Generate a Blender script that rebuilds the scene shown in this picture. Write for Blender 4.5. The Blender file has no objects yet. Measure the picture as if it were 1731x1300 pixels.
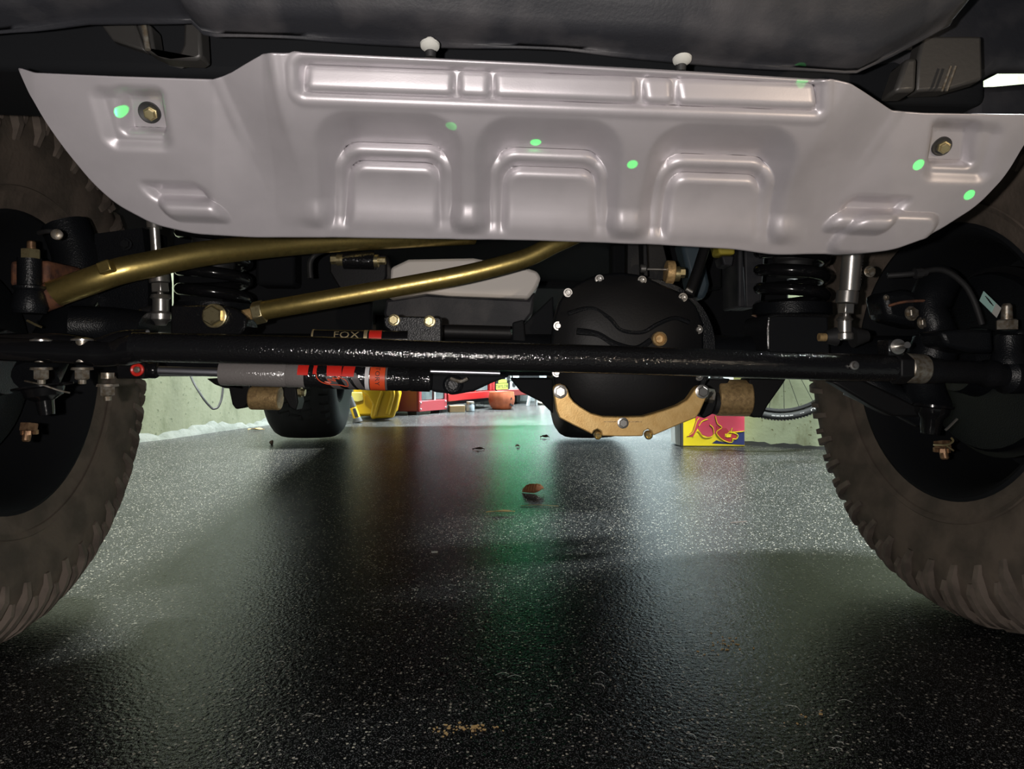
import bpy, bmesh, math, random
import numpy as np
from mathutils import Vector, Matrix
random.seed(7)
S = bpy.context.scene
COL = S.collection
PI = math.pi
# ------------------------------------------------------------------ camera, world, lights, exposure
F, CX, CY, H = 1170.0, 865.5, 605.0, 0.45
cd = bpy.data.cameras.new('camera'); cam = bpy.data.objects.new('camera', cd); COL.objects.link(cam)
cd.sensor_width = 36; cd.lens = 36 * F / 1731.0; cd.shift_y = -(650 - CY) / 1731.0; cd.clip_start = 0.02
cam.location = (0, 0, H); cam.rotation_euler = (PI / 2, 0, 0)
S.camera = cam
w = bpy.data.worlds.new('night'); S.world = w; w.use_nodes = True
w.node_tree.nodes['Background'].inputs[0].default_value = (0.35, 0.45, 0.6, 1)
w.node_tree.nodes['Background'].inputs[1].default_value = 0.02
S.view_settings.view_transform = 'Standard'; S.view_settings.look = 'None'
S.view_settings.gamma = 1; S.view_settings.use_curve_mapping = False; S.view_settings.exposure = 0.0

def lamp(kind, name, loc, power, col, size=0.1, aim=None, size_y=None, spot=None, blend=0.2):
    l = bpy.data.lights.new(name, kind); o = bpy.data.objects.new(name, l); COL.objects.link(o)
    o.location = loc; l.energy = power; l.color = col
    if kind == 'AREA':
        l.shape = 'RECTANGLE'; l.size = size; l.size_y = size_y or size
    else:
        l.shadow_soft_size = size
    if spot:
        l.spot_size = spot; l.spot_blend = blend
    if aim is not None:
        o.rotation_euler = (Vector(aim) - Vector(loc)).to_track_quat('-Z', 'Y').to_euler()
    return o
lamp('POINT', 'phone_flash', (-0.05, -0.01, 0.453), 19.0, (1.0, 0.93, 0.88), 0.006)
lamp('AREA', 'ceiling_lamp_back', (0.25, 6.0, 2.55), 800, (0.86, 0.97, 1.0), 1.1, (0.25, 6.0, 0), 0.16)
lamp('AREA', 'ceiling_lamp_side', (2.15, 1.8, 2.5), 430, (0.92, 1.0, 0.96), 0.16, (0.95, 1.25, 0), 0.9)
lamp('AREA', 'ceiling_lamp_left', (-1.05, 3.2, 2.62), 370, (0.95, 1.0, 0.93), 0.12, (-1.3, 3.0, 0.0), 0.6)
lamp('AREA', 'green_reflection_lamp', (0.02, 6.5, 0.58), 2.6, (0.01, 1.0, 0.30), 0.6, (0.0, 0, 0.4), 0.25)  # unseen green panel, added to give the floor its green reflection
lamp('SPOT', 'skid_warm_spot', (1.05, -0.35, 0.55), 22.0, (1.0, 0.82, 0.62), 0.02, (0.37, 0.62, 0.665), None, 0.42, 1.0)  # unseen warm spot, added and narrowed to brighten the skid's right end
for lx, lz, ly, lp in ((-0.355, 0.699, 0.64, 130), (0.023, 0.636, 0.66, 130), (0.117, 0.615, 0.66, 70), (0.262, 0.690, 0.62, 40), (-0.056, 0.67, 0.64, 25), (0.402, 0.598, 0.66, 120), (0.470, 0.584, 0.69, 120)):
    lamp('SPOT', 'laser_projector_beam', (0.8 * lx, 0.28, 0.13), lp * 0.55, (0.02, 1.0, 0.12), 0.0005, (lx, ly, lz), None, 0.0062, 0.3)

def P(px, py, d):
    return Vector(((px - CX) / F * d, d, H - (py - CY) / F * d))
def R(npx, d):
    return npx * d / F
def G0(px, py):                      # a point of the floor
    d = F * H / (py - CY)
    return Vector(((px - CX) / F * d, d, 0))

# ------------------------------------------------------------------ materials
MATS = {}
def N(nt, t, **kw):
    n = nt.nodes.new(t)
    for k, v in kw.items():
        if isinstance(k, str) and k in n.inputs: n.inputs[k].default_value = v
        else: setattr(n, k, v)
    return n
def mat(name, col, rough=0.5, metal=0.0, spec=0.5, bump=0.0, bscale=200.0, bdist=0.001, col2=None, nscale=30.0, lo=0.4, hi=0.65, coat=0.0, emit=None, detail=3.0, rvar=0.0):
    m = bpy.data.materials.new(name); m.use_nodes = True
    nt = m.node_tree; b = nt.nodes['Principled BSDF']
    b.inputs['Base Color'].default_value = (*col, 1); b.inputs['Roughness'].default_value = rough
    b.inputs['Metallic'].default_value = metal; b.inputs['Specular IOR Level'].default_value = spec
    b.inputs['Coat Weight'].default_value = coat; b.inputs['Coat Roughness'].default_value = 0.12
    tc = nt.nodes.new('ShaderNodeNewGeometry')
    if col2 is not None:
        nz = N(nt, 'ShaderNodeTexNoise', Scale=nscale, Detail=detail)
        nt.links.new(tc.outputs['Position'], nz.inputs['Vector'])
        mr = N(nt, 'ShaderNodeMapRange'); mr.inputs[1].default_value = lo; mr.inputs[2].default_value = hi
        nt.links.new(nz.outputs['Fac'], mr.inputs[0])
        mx = N(nt, 'ShaderNodeMix', data_type='RGBA'); mx.inputs[6].default_value = (*col, 1); mx.inputs[7].default_value = (*col2, 1)
        nt.links.new(mr.outputs[0], mx.inputs[0]); nt.links.new(mx.outputs[2], b.inputs['Base Color'])
        if rvar:
            ma = N(nt, 'ShaderNodeMath', operation='MULTIPLY_ADD'); ma.inputs[1].default_value = rvar; ma.inputs[2].default_value = rough
            nt.links.new(mr.outputs[0], ma.inputs[0]); nt.links.new(ma.outputs[0], b.inputs['Roughness'])
    if bump:
        nz = N(nt, 'ShaderNodeTexNoise', Scale=bscale, Detail=2.0)
        nt.links.new(tc.outputs['Position'], nz.inputs['Vector'])
        bp = N(nt, 'ShaderNodeBump', Strength=bump, Distance=bdist)
        nt.links.new(nz.outputs['Fac'], bp.inputs['Height']); nt.links.new(bp.outputs[0], b.inputs['Normal'])
    if emit:
        b.inputs['Emission Color'].default_value = (*emit[0], 1); b.inputs['Emission Strength'].default_value = emit[1]
    MATS[name] = m
    return m
M = MATS
mat('silver_paint', (0.475, 0.45, 0.475), 0.42, 0.38, 0.5, 0.10, 700, 0.0004, (0.435, 0.412, 0.435), 22, 0.42, 0.7)
mat('wrinkle_black', (0.010, 0.010, 0.011), 0.12, 0, 0.9, 1.0, 340, 0.0008)
mat('satin_black', (0.009, 0.009, 0.010), 0.5, 0, 0.3, 0.4, 300, 0.0004)
mat('cast_black', (0.008, 0.009, 0.011), 0.34, 0, 0.35, 0.8, 480, 0.0008)
mat('gloss_black', (0.008, 0.008, 0.009), 0.15, 0, 0.5, 0.4, 200, 0.0004)
mat('bumper_plastic', (0.022, 0.023, 0.028), 0.55, 0, 0.4, 0.4, 350, 0.0006, (0.065, 0.062, 0.066), 16, 0.45, 0.75)
mat('hook_metal', (0.05, 0.048, 0.046), 0.45, 0.2, 0.5, 0.3, 200, 0.0006)
mat('dull_black', (0.009, 0.010, 0.012), 0.8, 0, 0.2)
mat('zinc_gold', (0.62, 0.48, 0.17), 0.34, 0.9, 0.5, 0.15, 260, 0.0006, (0.36, 0.27, 0.09), 90, 0.45, 0.8, rvar=0.15)
mat('gold_bolt', (0.70, 0.60, 0.34), 0.32, 0.9, 0.5, 0.2, 300, 0.0006, (0.36, 0.27, 0.13), 120, 0.5, 0.8)
mat('gold_anodised', (0.90, 0.60, 0.24), 0.42, 0.4, 0.5, 0.25, 500, 0.0006, (0.80, 0.50, 0.18), 60)
mat('bronze_sleeve', (0.66, 0.45, 0.21), 0.42, 0.4, 0.5, 0.5, 420, 0.001, (0.40, 0.26, 0.12), 160, 0.42, 0.7)
mat('steel', (0.62, 0.60, 0.57), 0.28, 0.9, 0.5, 0.1, 300, 0.0005)
mat('dull_steel', (0.42, 0.39, 0.34), 0.42, 0.75, 0.5, 0.3, 300, 0.0006, (0.25, 0.2, 0.14), 180)
mat('chrome', (0.72, 0.72, 0.80), 0.38, 1.0)
mat('rust', (0.20, 0.085, 0.045), 0.7, 0.1, 0.4, 0.4, 200, 0.001, (0.09, 0.045, 0.035), 100)
mat('copper', (0.34, 0.21, 0.12), 0.42, 0.7, 0.5, 0.4, 250, 0.0006, (0.16, 0.09, 0.05), 140)
mat('tyre_rubber', (0.150, 0.118, 0.095), 0.85, 0, 0.3, 0.5, 120, 0.002, (0.09, 0.074, 0.060), 18, 0.4, 0.65)
mat('tyre_lug', (0.20, 0.162, 0.135), 0.85, 0, 0.3, 0.4, 150, 0.002, (0.12, 0.098, 0.082), 25, 0.4, 0.65)
mat('tyre_black', (0.018, 0.018, 0.019), 0.7, 0, 0.4, 0.4, 120, 0.002)
mat('rubber_black', (0.02, 0.02, 0.021), 0.6)
mat('offwhite_paint', (0.88, 0.82, 0.76), 0.5, 0, 0.5, 0.1, 200, 0.0005)
mat('grey_paint', (0.20, 0.185, 0.18), 0.18, 0.0, 0.8, 0.9, 340, 0.0007)
mat('print_red', (0.75, 0.03, 0.02), 0.35)
mat('print_orange', (0.80, 0.09, 0.025), 0.4)
mat('print_white', (0.75, 0.73, 0.74), 0.4)
mat('print_gold', (0.65, 0.52, 0.30), 0.35, 0.6)
mat('print_grey', (0.12, 0.11, 0.11), 0.4)
mat('tag_green', (0.45, 0.72, 0.66), 0.5)
mat('bluegrey_plastic', (0.05, 0.075, 0.095), 0.45)
mat('dirty_yellow', (0.55, 0.45, 0.06), 0.6)
mat('yellow_plastic', (0.48, 0.29, 0.005), 0.35, 0, 0.5)
mat('pale_yellow', (0.50, 0.43, 0.11), 0.4)
mat('red_paint', (0.34, 0.012, 0.013), 0.35)
mat('dark_red', (0.13, 0.014, 0.012), 0.45)
mat('pink_red', (0.33, 0.035, 0.045), 0.4)
mat('glass_grey', (0.075, 0.095, 0.10), 0.15, 0, 0.5, 0, 1, 1, (0.13, 0.15, 0.15), 12)
mat('terracotta', (0.36, 0.085, 0.03), 0.55, 0, 0.5, 0, 1, 1, (0.29, 0.065, 0.022), 30)
mat('cardboard', (0.30, 0.20, 0.10), 0.8)
mat('clear_plastic', (0.25, 0.28, 0.31), 0.12, 0.3)
mat('white_metal', (0.42, 0.44, 0.45), 0.4)
mat('bull_yellow', (0.60, 0.46, 0.005), 0.4)
mat('bull_red', (0.30, 0.02, 0.03), 0.4)
mat('bull_pink', (0.36, 0.028, 0.055), 0.4, 0, 0.5, 0, 1, 1, (0.45, 0.06, 0.10), 6, 0.4, 0.7)
mat('bull_navy', (0.015, 0.02, 0.08), 0.4)
mat('paper_white', (0.60, 0.60, 0.56), 0.6)
mat('leaf_brown', (0.36, 0.13, 0.05), 0.6, 0, 0.4, 0.3, 200, 0.001, (0.26, 0.09, 0.04), 120)
mat('leaf_vein', (0.52, 0.30, 0.14), 0.6)
mat('leaf_tan', (0.45, 0.30, 0.13), 0.6)
mat('leaf_dark', (0.07, 0.035, 0.025), 0.6)
mat('sticker_grey', (0.30, 0.32, 0.31), 0.5)
mat('lime', (0.26, 0.29, 0.05), 0.5)
mat('ceiling_paint', (0.75, 0.76, 0.72), 0.8)

def wall_mat(name, base, speck, stain):
    m = bpy.data.materials.new(name); m.use_nodes = True; nt = m.node_tree; b = nt.nodes['Principled BSDF']
    b.inputs['Roughness'].default_value = 0.55
    g = nt.nodes.new('ShaderNodeNewGeometry')
    n1 = N(nt, 'ShaderNodeTexNoise', Scale=55.0, Detail=2.0); nt.links.new(g.outputs['Position'], n1.inputs['Vector'])
    r1 = N(nt, 'ShaderNodeMapRange'); r1.inputs[1].default_value = 0.66; r1.inputs[2].default_value = 0.72; nt.links.new(n1.outputs['Fac'], r1.inputs[0])
    mp = N(nt, 'ShaderNodeMapping'); mp.inputs['Scale'].default_value = (5, 5, 1.6); nt.links.new(g.outputs['Position'], mp.inputs['Vector'])
    n2 = N(nt, 'ShaderNodeTexNoise', Scale=1.6, Detail=6.0, Roughness=0.65); nt.links.new(mp.outputs[0], n2.inputs['Vector'])
    r2 = N(nt, 'ShaderNodeMapRange'); r2.inputs[1].default_value = 0.52; r2.inputs[2].default_value = 0.72; nt.links.new(n2.outputs['Fac'], r2.inputs[0])
    x1 = N(nt, 'ShaderNodeMix', data_type='RGBA'); x1.inputs[6].default_value = (*base, 1); x1.inputs[7].default_value = (*stain, 1); nt.links.new(r2.outputs[0], x1.inputs[0])
    x2 = N(nt, 'ShaderNodeMix', data_type='RGBA'); x2.inputs[7].default_value = (*speck, 1); nt.links.new(r1.outputs[0], x2.inputs[0]); nt.links.new(x1.outputs[2], x2.inputs[6])
    nt.links.new(x2.outputs[2], b.inputs['Base Color'])
    bp = N(nt, 'ShaderNodeBump', Strength=0.3, Distance=0.004); nt.links.new(n1.outputs['Fac'], bp.inputs['Height']); nt.links.new(bp.outputs[0], b.inputs['Normal'])
    MATS[name] = m
wall_mat('green_wall', (0.135, 0.145, 0.096), (0.06, 0.07, 0.04), (0.075, 0.085, 0.048))
wall_mat('pale_wall', (0.25, 0.28, 0.185), (0.12, 0.12, 0.06), (0.12, 0.12, 0.06))
wall_mat('back_wall', (0.30, 0.33, 0.33), (0.1, 0.1, 0.1), (0.2, 0.23, 0.23))
mat('plaster', (0.10, 0.107, 0.098), 0.8, 0, 0.3, 0.8, 60, 0.004, (0.07, 0.078, 0.068), 20)

def floor_mat():
    m = bpy.data.materials.new('wet_flake_floor'); m.use_nodes = True; nt = m.node_tree; b = nt.nodes['Principled BSDF']
    g = nt.nodes.new('ShaderNodeNewGeometry')
    def vor(scale, thr, sx=1.0):
        mp = N(nt, 'ShaderNodeMapping'); mp.inputs['Scale'].default_value = (sx, 1, 1); nt.links.new(g.outputs['Position'], mp.inputs['Vector'])
        v = N(nt, 'ShaderNodeTexVoronoi', Scale=scale); nt.links.new(mp.outputs[0], v.inputs['Vector'])
        sx_ = N(nt, 'ShaderNodeSeparateColor'); nt.links.new(v.outputs['Color'], sx_.inputs[0])
        a = N(nt, 'ShaderNodeMath', operation='GREATER_THAN'); a.inputs[1].default_value = thr; nt.links.new(sx_.outputs[0], a.inputs[0])
        c = N(nt, 'ShaderNodeMath', operation='LESS_THAN'); c.inputs[1].default_value = 0.42; nt.links.new(v.outputs['Distance'], c.inputs[0])
        d = N(nt, 'ShaderNodeMath', operation='MULTIPLY'); nt.links.new(a.outputs[0], d.inputs[0]); nt.links.new(c.outputs[0], d.inputs[1])
        return d, sx_
    f1, s1 = vor(240, 0.86); f2, s2 = vor(620, 0.55)
    cr = N(nt, 'ShaderNodeMix', data_type='RGBA'); cr.inputs[6].default_value = (0.12, 0.12, 0.12, 1); cr.inputs[7].default_value = (0.46, 0.42, 0.35, 1)
    nt.links.new(s1.outputs[1], cr.inputs[0])
    x1 = N(nt, 'ShaderNodeMix', data_type='RGBA'); x1.inputs[6].default_value = (0.006, 0.0065, 0.007, 1); x1.inputs[7].default_value = (0.105, 0.107, 0.11, 1); nt.links.new(f2.outputs[0], x1.inputs[0])
    x2 = N(nt, 'ShaderNodeMix', data_type='RGBA'); nt.links.new(f1.outputs[0], x2.inputs[0]); nt.links.new(x1.outputs[2], x2.inputs[6]); nt.links.new(cr.outputs[2], x2.inputs[7])
    n1 = N(nt, 'ShaderNodeTexNoise', Scale=150.0, Detail=3.0); nt.links.new(g.outputs['Position'], n1.inputs['Vector'])
    n2 = N(nt, 'ShaderNodeTexNoise', Scale=2.2, Detail=3.0); nt.links.new(g.outputs['Position'], n2.inputs['Vector'])
    rr = N(nt, 'ShaderNodeMapRange'); rr.inputs[1].default_value = 0.35; rr.inputs[2].default_value = 0.65; rr.inputs[3].default_value = 0.16; rr.inputs[4].default_value = 0.24
    nt.links.new(n2.outputs['Fac'], rr.inputs[0]);
    bp = N(nt, 'ShaderNodeBump', Strength=0.7, Distance=0.0021); nt.links.new(n1.outputs['Fac'], bp.inputs['Height']); 
    df = N(nt, 'ShaderNodeBsdfDiffuse'); nt.links.new(x2.outputs[2], df.inputs['Color'])
    gl = N(nt, 'ShaderNodeBsdfGlossy'); nt.links.new(rr.outputs[0], gl.inputs['Roughness']); nt.links.new(bp.outputs[0], gl.inputs['Normal'])
    fr_ = N(nt, 'ShaderNodeFresnel', IOR=1.45); fm = N(nt, 'ShaderNodeMath', operation='MULTIPLY'); fm.inputs[1].default_value = 0.6; nt.links.new(fr_.outputs[0], fm.inputs[0])
    ms = N(nt, 'ShaderNodeMixShader'); nt.links.new(fm.outputs[0], ms.inputs[0]); nt.links.new(df.outputs[0], ms.inputs[1]); nt.links.new(gl.outputs[0], ms.inputs[2])
    nt.links.new(ms.outputs[0], nt.nodes['Material Output'].inputs['Surface']); nt.nodes.remove(b)
    MATS['floor'] = m
floor_mat()

# ------------------------------------------------------------------ mesh helpers
class G:
    def __init__(s): s.v = []; s.f = []
    def add(s, vs, fs):
        o = len(s.v); s.v += [tuple(x) for x in vs]; s.f += [tuple(i + o for i in f) for f in fs]; return s
    def tube(s, path, r, n=20, caps=True):
        path = [Vector(p) for p in path]; k = len(path)
        rs = r if isinstance(r, (list, tuple)) else [r] * k
        tang = [(path[min(i + 1, k - 1)] - path[max(i - 1, 0)]).normalized() for i in range(k)]
        t0 = tang[0]; up = Vector((0, 0, 1)) if abs(t0.z) < 0.9 else Vector((1, 0, 0))
        e = (up - t0 * up.dot(t0)).normalized(); vs = []; fs = []
        for i in range(k):
            t = tang[i]; e = (e - t * e.dot(t)).normalized(); b = t.cross(e)
            for j in range(n):
                a = 2 * PI * j / n; vs.append(path[i] + (e * math.cos(a) + b * math.sin(a)) * rs[i])
        for i in range(k - 1):
            for j in range(n):
                fs.append((i * n + j, i * n + (j + 1) % n, (i + 1) * n + (j + 1) % n, (i + 1) * n + j))
        if caps: fs += [tuple(range(n - 1, -1, -1)), tuple((k - 1) * n + j for j in range(n))]
        return s.add(vs, fs)
    def revolve(s, o, ax, prof, n=28, ref=None):      # prof: (t along axis, radius)
        o = Vector(o); ax = Vector(ax).normalized()
        up = Vector(ref) if ref else (Vector((0, 0, 1)) if abs(ax.z) < 0.9 else Vector((1, 0, 0)))
        e = (up - ax * up.dot(ax)).normalized(); b = ax.cross(e); vs = []; fs = []
        k = len(prof)
        for t, r in prof:
            for j in range(n):
                a = 2 * PI * j / n; vs.append(o + ax * t + (e * math.cos(a) + b * math.sin(a)) * r)
        for i in range(k - 1):
            for j in range(n):
                fs.append((i * n + j, i * n + (j + 1) % n, (i + 1) * n + (j + 1) % n, (i + 1) * n + j))
        if prof[0][1] > 1e-6: fs.append(tuple(range(n - 1, -1, -1)))
        if prof[-1][1] > 1e-6: fs.append(tuple((k - 1) * n + j for j in range(n)))
        return s.add(vs, fs)
    def prism(s, poly, vec):
        n = len(poly); vec = Vector(vec); vs = [Vector(p) for p in poly] + [Vector(p) + vec for p in poly]
        fs = [tuple(range(n)), tuple(range(2 * n - 1, n - 1, -1))] + [(i, i + n, (i + 1) % n + n, (i + 1) % n) for i in range(n)]
        return s.add(vs, fs)
    def box(s, c, size, rz=0.0, rot=None):
        Mx = Matrix.Translation(Vector(c)) @ (rot.to_4x4() if rot else Matrix.Rotation(rz, 4, 'Z'))
        hx, hy, hz = (a / 2 for a in size)
        vs = [Mx @ Vector((x, y, z)) for x in (-hx, hx) for y in (-hy, hy) for z in (-hz, hz)]
        return s.add(vs, [(0, 1, 3, 2), (4, 6, 7, 5), (0, 4, 5, 1), (2, 3, 7, 6), (0, 2, 6, 4), (1, 5, 7, 3)])
    def grid(s, fn, nu, nv):
        vs = [fn(i / nu, j / nv) for i in range(nu + 1) for j in range(nv + 1)]
        return s.add(vs, [(i * (nv + 1) + j, (i + 1) * (nv + 1) + j, (i + 1) * (nv + 1) + j + 1, i * (nv + 1) + j + 1) for i in range(nu) for j in range(nv)])
    def ball(s, c, r, n=16):
        k = n // 2; return s.revolve(c, (0, 0, 1), [(-math.cos(PI * i / k) * r, max(1e-7, math.sin(PI * i / k) * r)) for i in range(k + 1)], n)

def link(o, parent=None):
    COL.objects.link(o)
    if parent is not None:
        o.parent = parent; o.matrix_parent_inverse = WM[parent.name].inverted()
    return o
WM = {}
def mk(name, g, material, parent=None, bevel=0.0, smooth=38, world=None, solid=0.0, seg=2):
    me = bpy.data.meshes.new(name); me.from_pydata(g.v, [], g.f)
    bm = bmesh.new(); bm.from_mesh(me)
    bmesh.ops.remove_doubles(bm, verts=bm.verts, dist=1e-6); bmesh.ops.recalc_face_normals(bm, faces=bm.faces)
    bm.to_mesh(me); bm.free()
    if smooth:
        for p in me.polygons: p.use_smooth = True
        me.set_sharp_from_angle(angle=math.radians(smooth))
    me.materials.append(M[material] if isinstance(material, str) else material)
    o = bpy.data.objects.new(name, me); WM[o.name] = Matrix.Identity(4)
    link(o, parent)
    if solid:
        sm = o.modifiers.new('thick', 'SOLIDIFY'); sm.thickness = solid; sm.offset = -1
    if bevel:
        bv = o.modifiers.new('bevel', 'BEVEL'); bv.width = bevel; bv.segments = seg; bv.limit_method = 'ANGLE'; bv.angle_limit = math.radians(40)
    return o
def empty(name, loc):
    o = bpy.data.objects.new(name, None); o.location = loc; COL.objects.link(o); WM[o.name] = Matrix.Translation(Vector(loc)); return o
def tag(o, label=None, cat=None, group=None, kind=None):
    if label: o['label'] = label
    if cat: o['category'] = cat
    if group: o['group'] = group
    if kind: o['kind'] = kind
    return o
def poly(pts, d): return [P(x, y, d) for x, y in pts]
def smoothpath(pts, k=8):                     # Catmull-Rom through points
    pts = [Vector(p) for p in pts]; out = []
    for i in range(len(pts) - 1):
        p0, p1, p2, p3 = pts[max(i - 1, 0)], pts[i], pts[i + 1], pts[min(i + 2, len(pts) - 1)]
        for j in range(k):
            t = j / k
            out.append(0.5 * ((2 * p1) + (-p0 + p2) * t + (2 * p0 - 5 * p1 + 4 * p2 - p3) * t * t + (-p0 + 3 * p1 - 3 * p2 + p3) * t ** 3))
    out.append(pts[-1]); return out
def ss(a, b, x):
    t = np.clip((x - a) / (b - a), 0, 1); return t * t * (3 - 2 * t)
def bolt(name, p, nrm, r, parent, m='gold_bolt', washer=1.45, h=None, flange='steel'):
    nrm = Vector(nrm).normalized(); h = h or r * 0.9
    g = G().revolve(p, nrm, [(0, r), (h * 0.85, r), (h, r * 0.86), (h * 1.001, 0)], 6)
    if washer: g.revolve(p, nrm, [(-0.001, r * washer), (r * 0.16, r * washer), (r * 0.2, r * washer * 0.93), (r * 0.2, r * 0.5)], 24)
    return mk(name, g, m, parent, smooth=25)
def socket_bolt(p, nrm, r, parent, m='steel'):
    nrm = Vector(nrm).normalized()
    g = G().revolve(p, nrm, [(-0.002, r), (r * 0.35, r), (r * 0.35, r * 0.72), (r * 0.9, r * 0.66), (r, r * 0.55), (r, r * 0.32), (r * 0.4, r * 0.28), (r * 0.4, 0)], 20)
    return mk('bolt', g, m, parent)

# ------------------------------------------------------------------ the setting
def fl():
    g = G(); g.box((0, 3.0, -0.05), (14, 13, 0.1)); return g
tag(mk('floor', fl(), 'floor', smooth=0), kind='structure')
LW0, LW1 = Vector((-2.62, 2.06, 0)), Vector((-0.72, 7.25, 0))
def wallbox(a, b, t, h, z=0.0):
    a, b = Vector(a), Vector(b); d = (b - a).normalized(); nrm = Vector((-d.y, d.x, 0)) * t
    return G().prism([a + Vector((0, 0, z)), b + Vector((0, 0, z)), b + nrm + Vector((0, 0, z)), a + nrm + Vector((0, 0, z))], (0, 0, h))
tag(mk('wall_left', wallbox(LW0, LW1, 0.2, 2.7), 'green_wall', smooth=0), kind='structure')
tag(mk('wall_back', wallbox((-0.9, 7.25, 0), (3.6, 7.25, 0), 0.2, 2.7), 'back_wall', smooth=0), kind='structure')
RW0, RW1 = Vector((1.16, 3.625, 0)), Vector((3.6, 2.30, 0))
tag(mk('wall_right', wallbox(RW1, RW0, -0.2, 2.7), 'pale_wall', smooth=0), kind='structure')
tag(mk('wall_right_inner', wallbox((1.34, 3.75, 0), (1.9, 7.3, 0), -0.15, 2.7), 'back_wall', smooth=0), kind='structure')
tag(mk('ceiling', G().box((0.4, 4.6, 2.76), (6.6, 6.2, 0.1)), 'ceiling_paint', smooth=0), kind='structure')
# rough plaster footing along the left wall
def foot():
    d = (LW1 - LW0); L = d.length; d.normalize(); nrm = Vector((d.y, -d.x, 0)); rnd = random.Random(3); g = G(); n = 160
    hs = [0.022 + 0.012 * math.sin(i * .31) + rnd.uniform(0, .014) for i in range(n + 1)]; ws = [0.04 + 0.014 * math.sin(i * .23 + 1) + rnd.uniform(0, .016) for i in range(n + 1)]
    def fn(u, v):
        i = int(round(u * n)); p = LW0 + d * (L * u)
        return p + nrm * (ws[i] * v) + Vector((0, 0, hs[i] * (1 - v) ** 0.7 * 1.4 - 0.001 * v))
    return g.grid(fn, n, 5)
tag(mk('baseboard_left', foot(), 'plaster', smooth=20), kind='structure')
def foot2():
    g = G(); rnd = random.Random(5); d = RW1 - RW0; L = d.length; d.normalize(); nrm = Vector((d.y, -d.x, 0)); n = 90
    hs = [0.008 + rnd.uniform(0, .012) for i in range(n + 1)]
    return g.grid(lambda u, v: RW0 + d * (L * u) + nrm * (0.03 * v) + Vector((0, 0, hs[int(round(u * n))] * (1 - v))), n, 3)
tag(mk('baseboard_right', foot2(), 'satin_black', smooth=20), kind='structure')

# ------------------------------------------------------------------ the car
YAW = math.radians(5.5)
car = empty('car', (-0.2, 2.6, 0))
tag(car, 'black lifted off-road car seen from under its front bumper, standing on wet speckled floor', 'car')
AX = Vector((math.cos(YAW), math.sin(YAW), 0)); FW = Vector((-math.sin(YAW), math.cos(YAW), 0)); UP = Vector((0, 0, 1))

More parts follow.
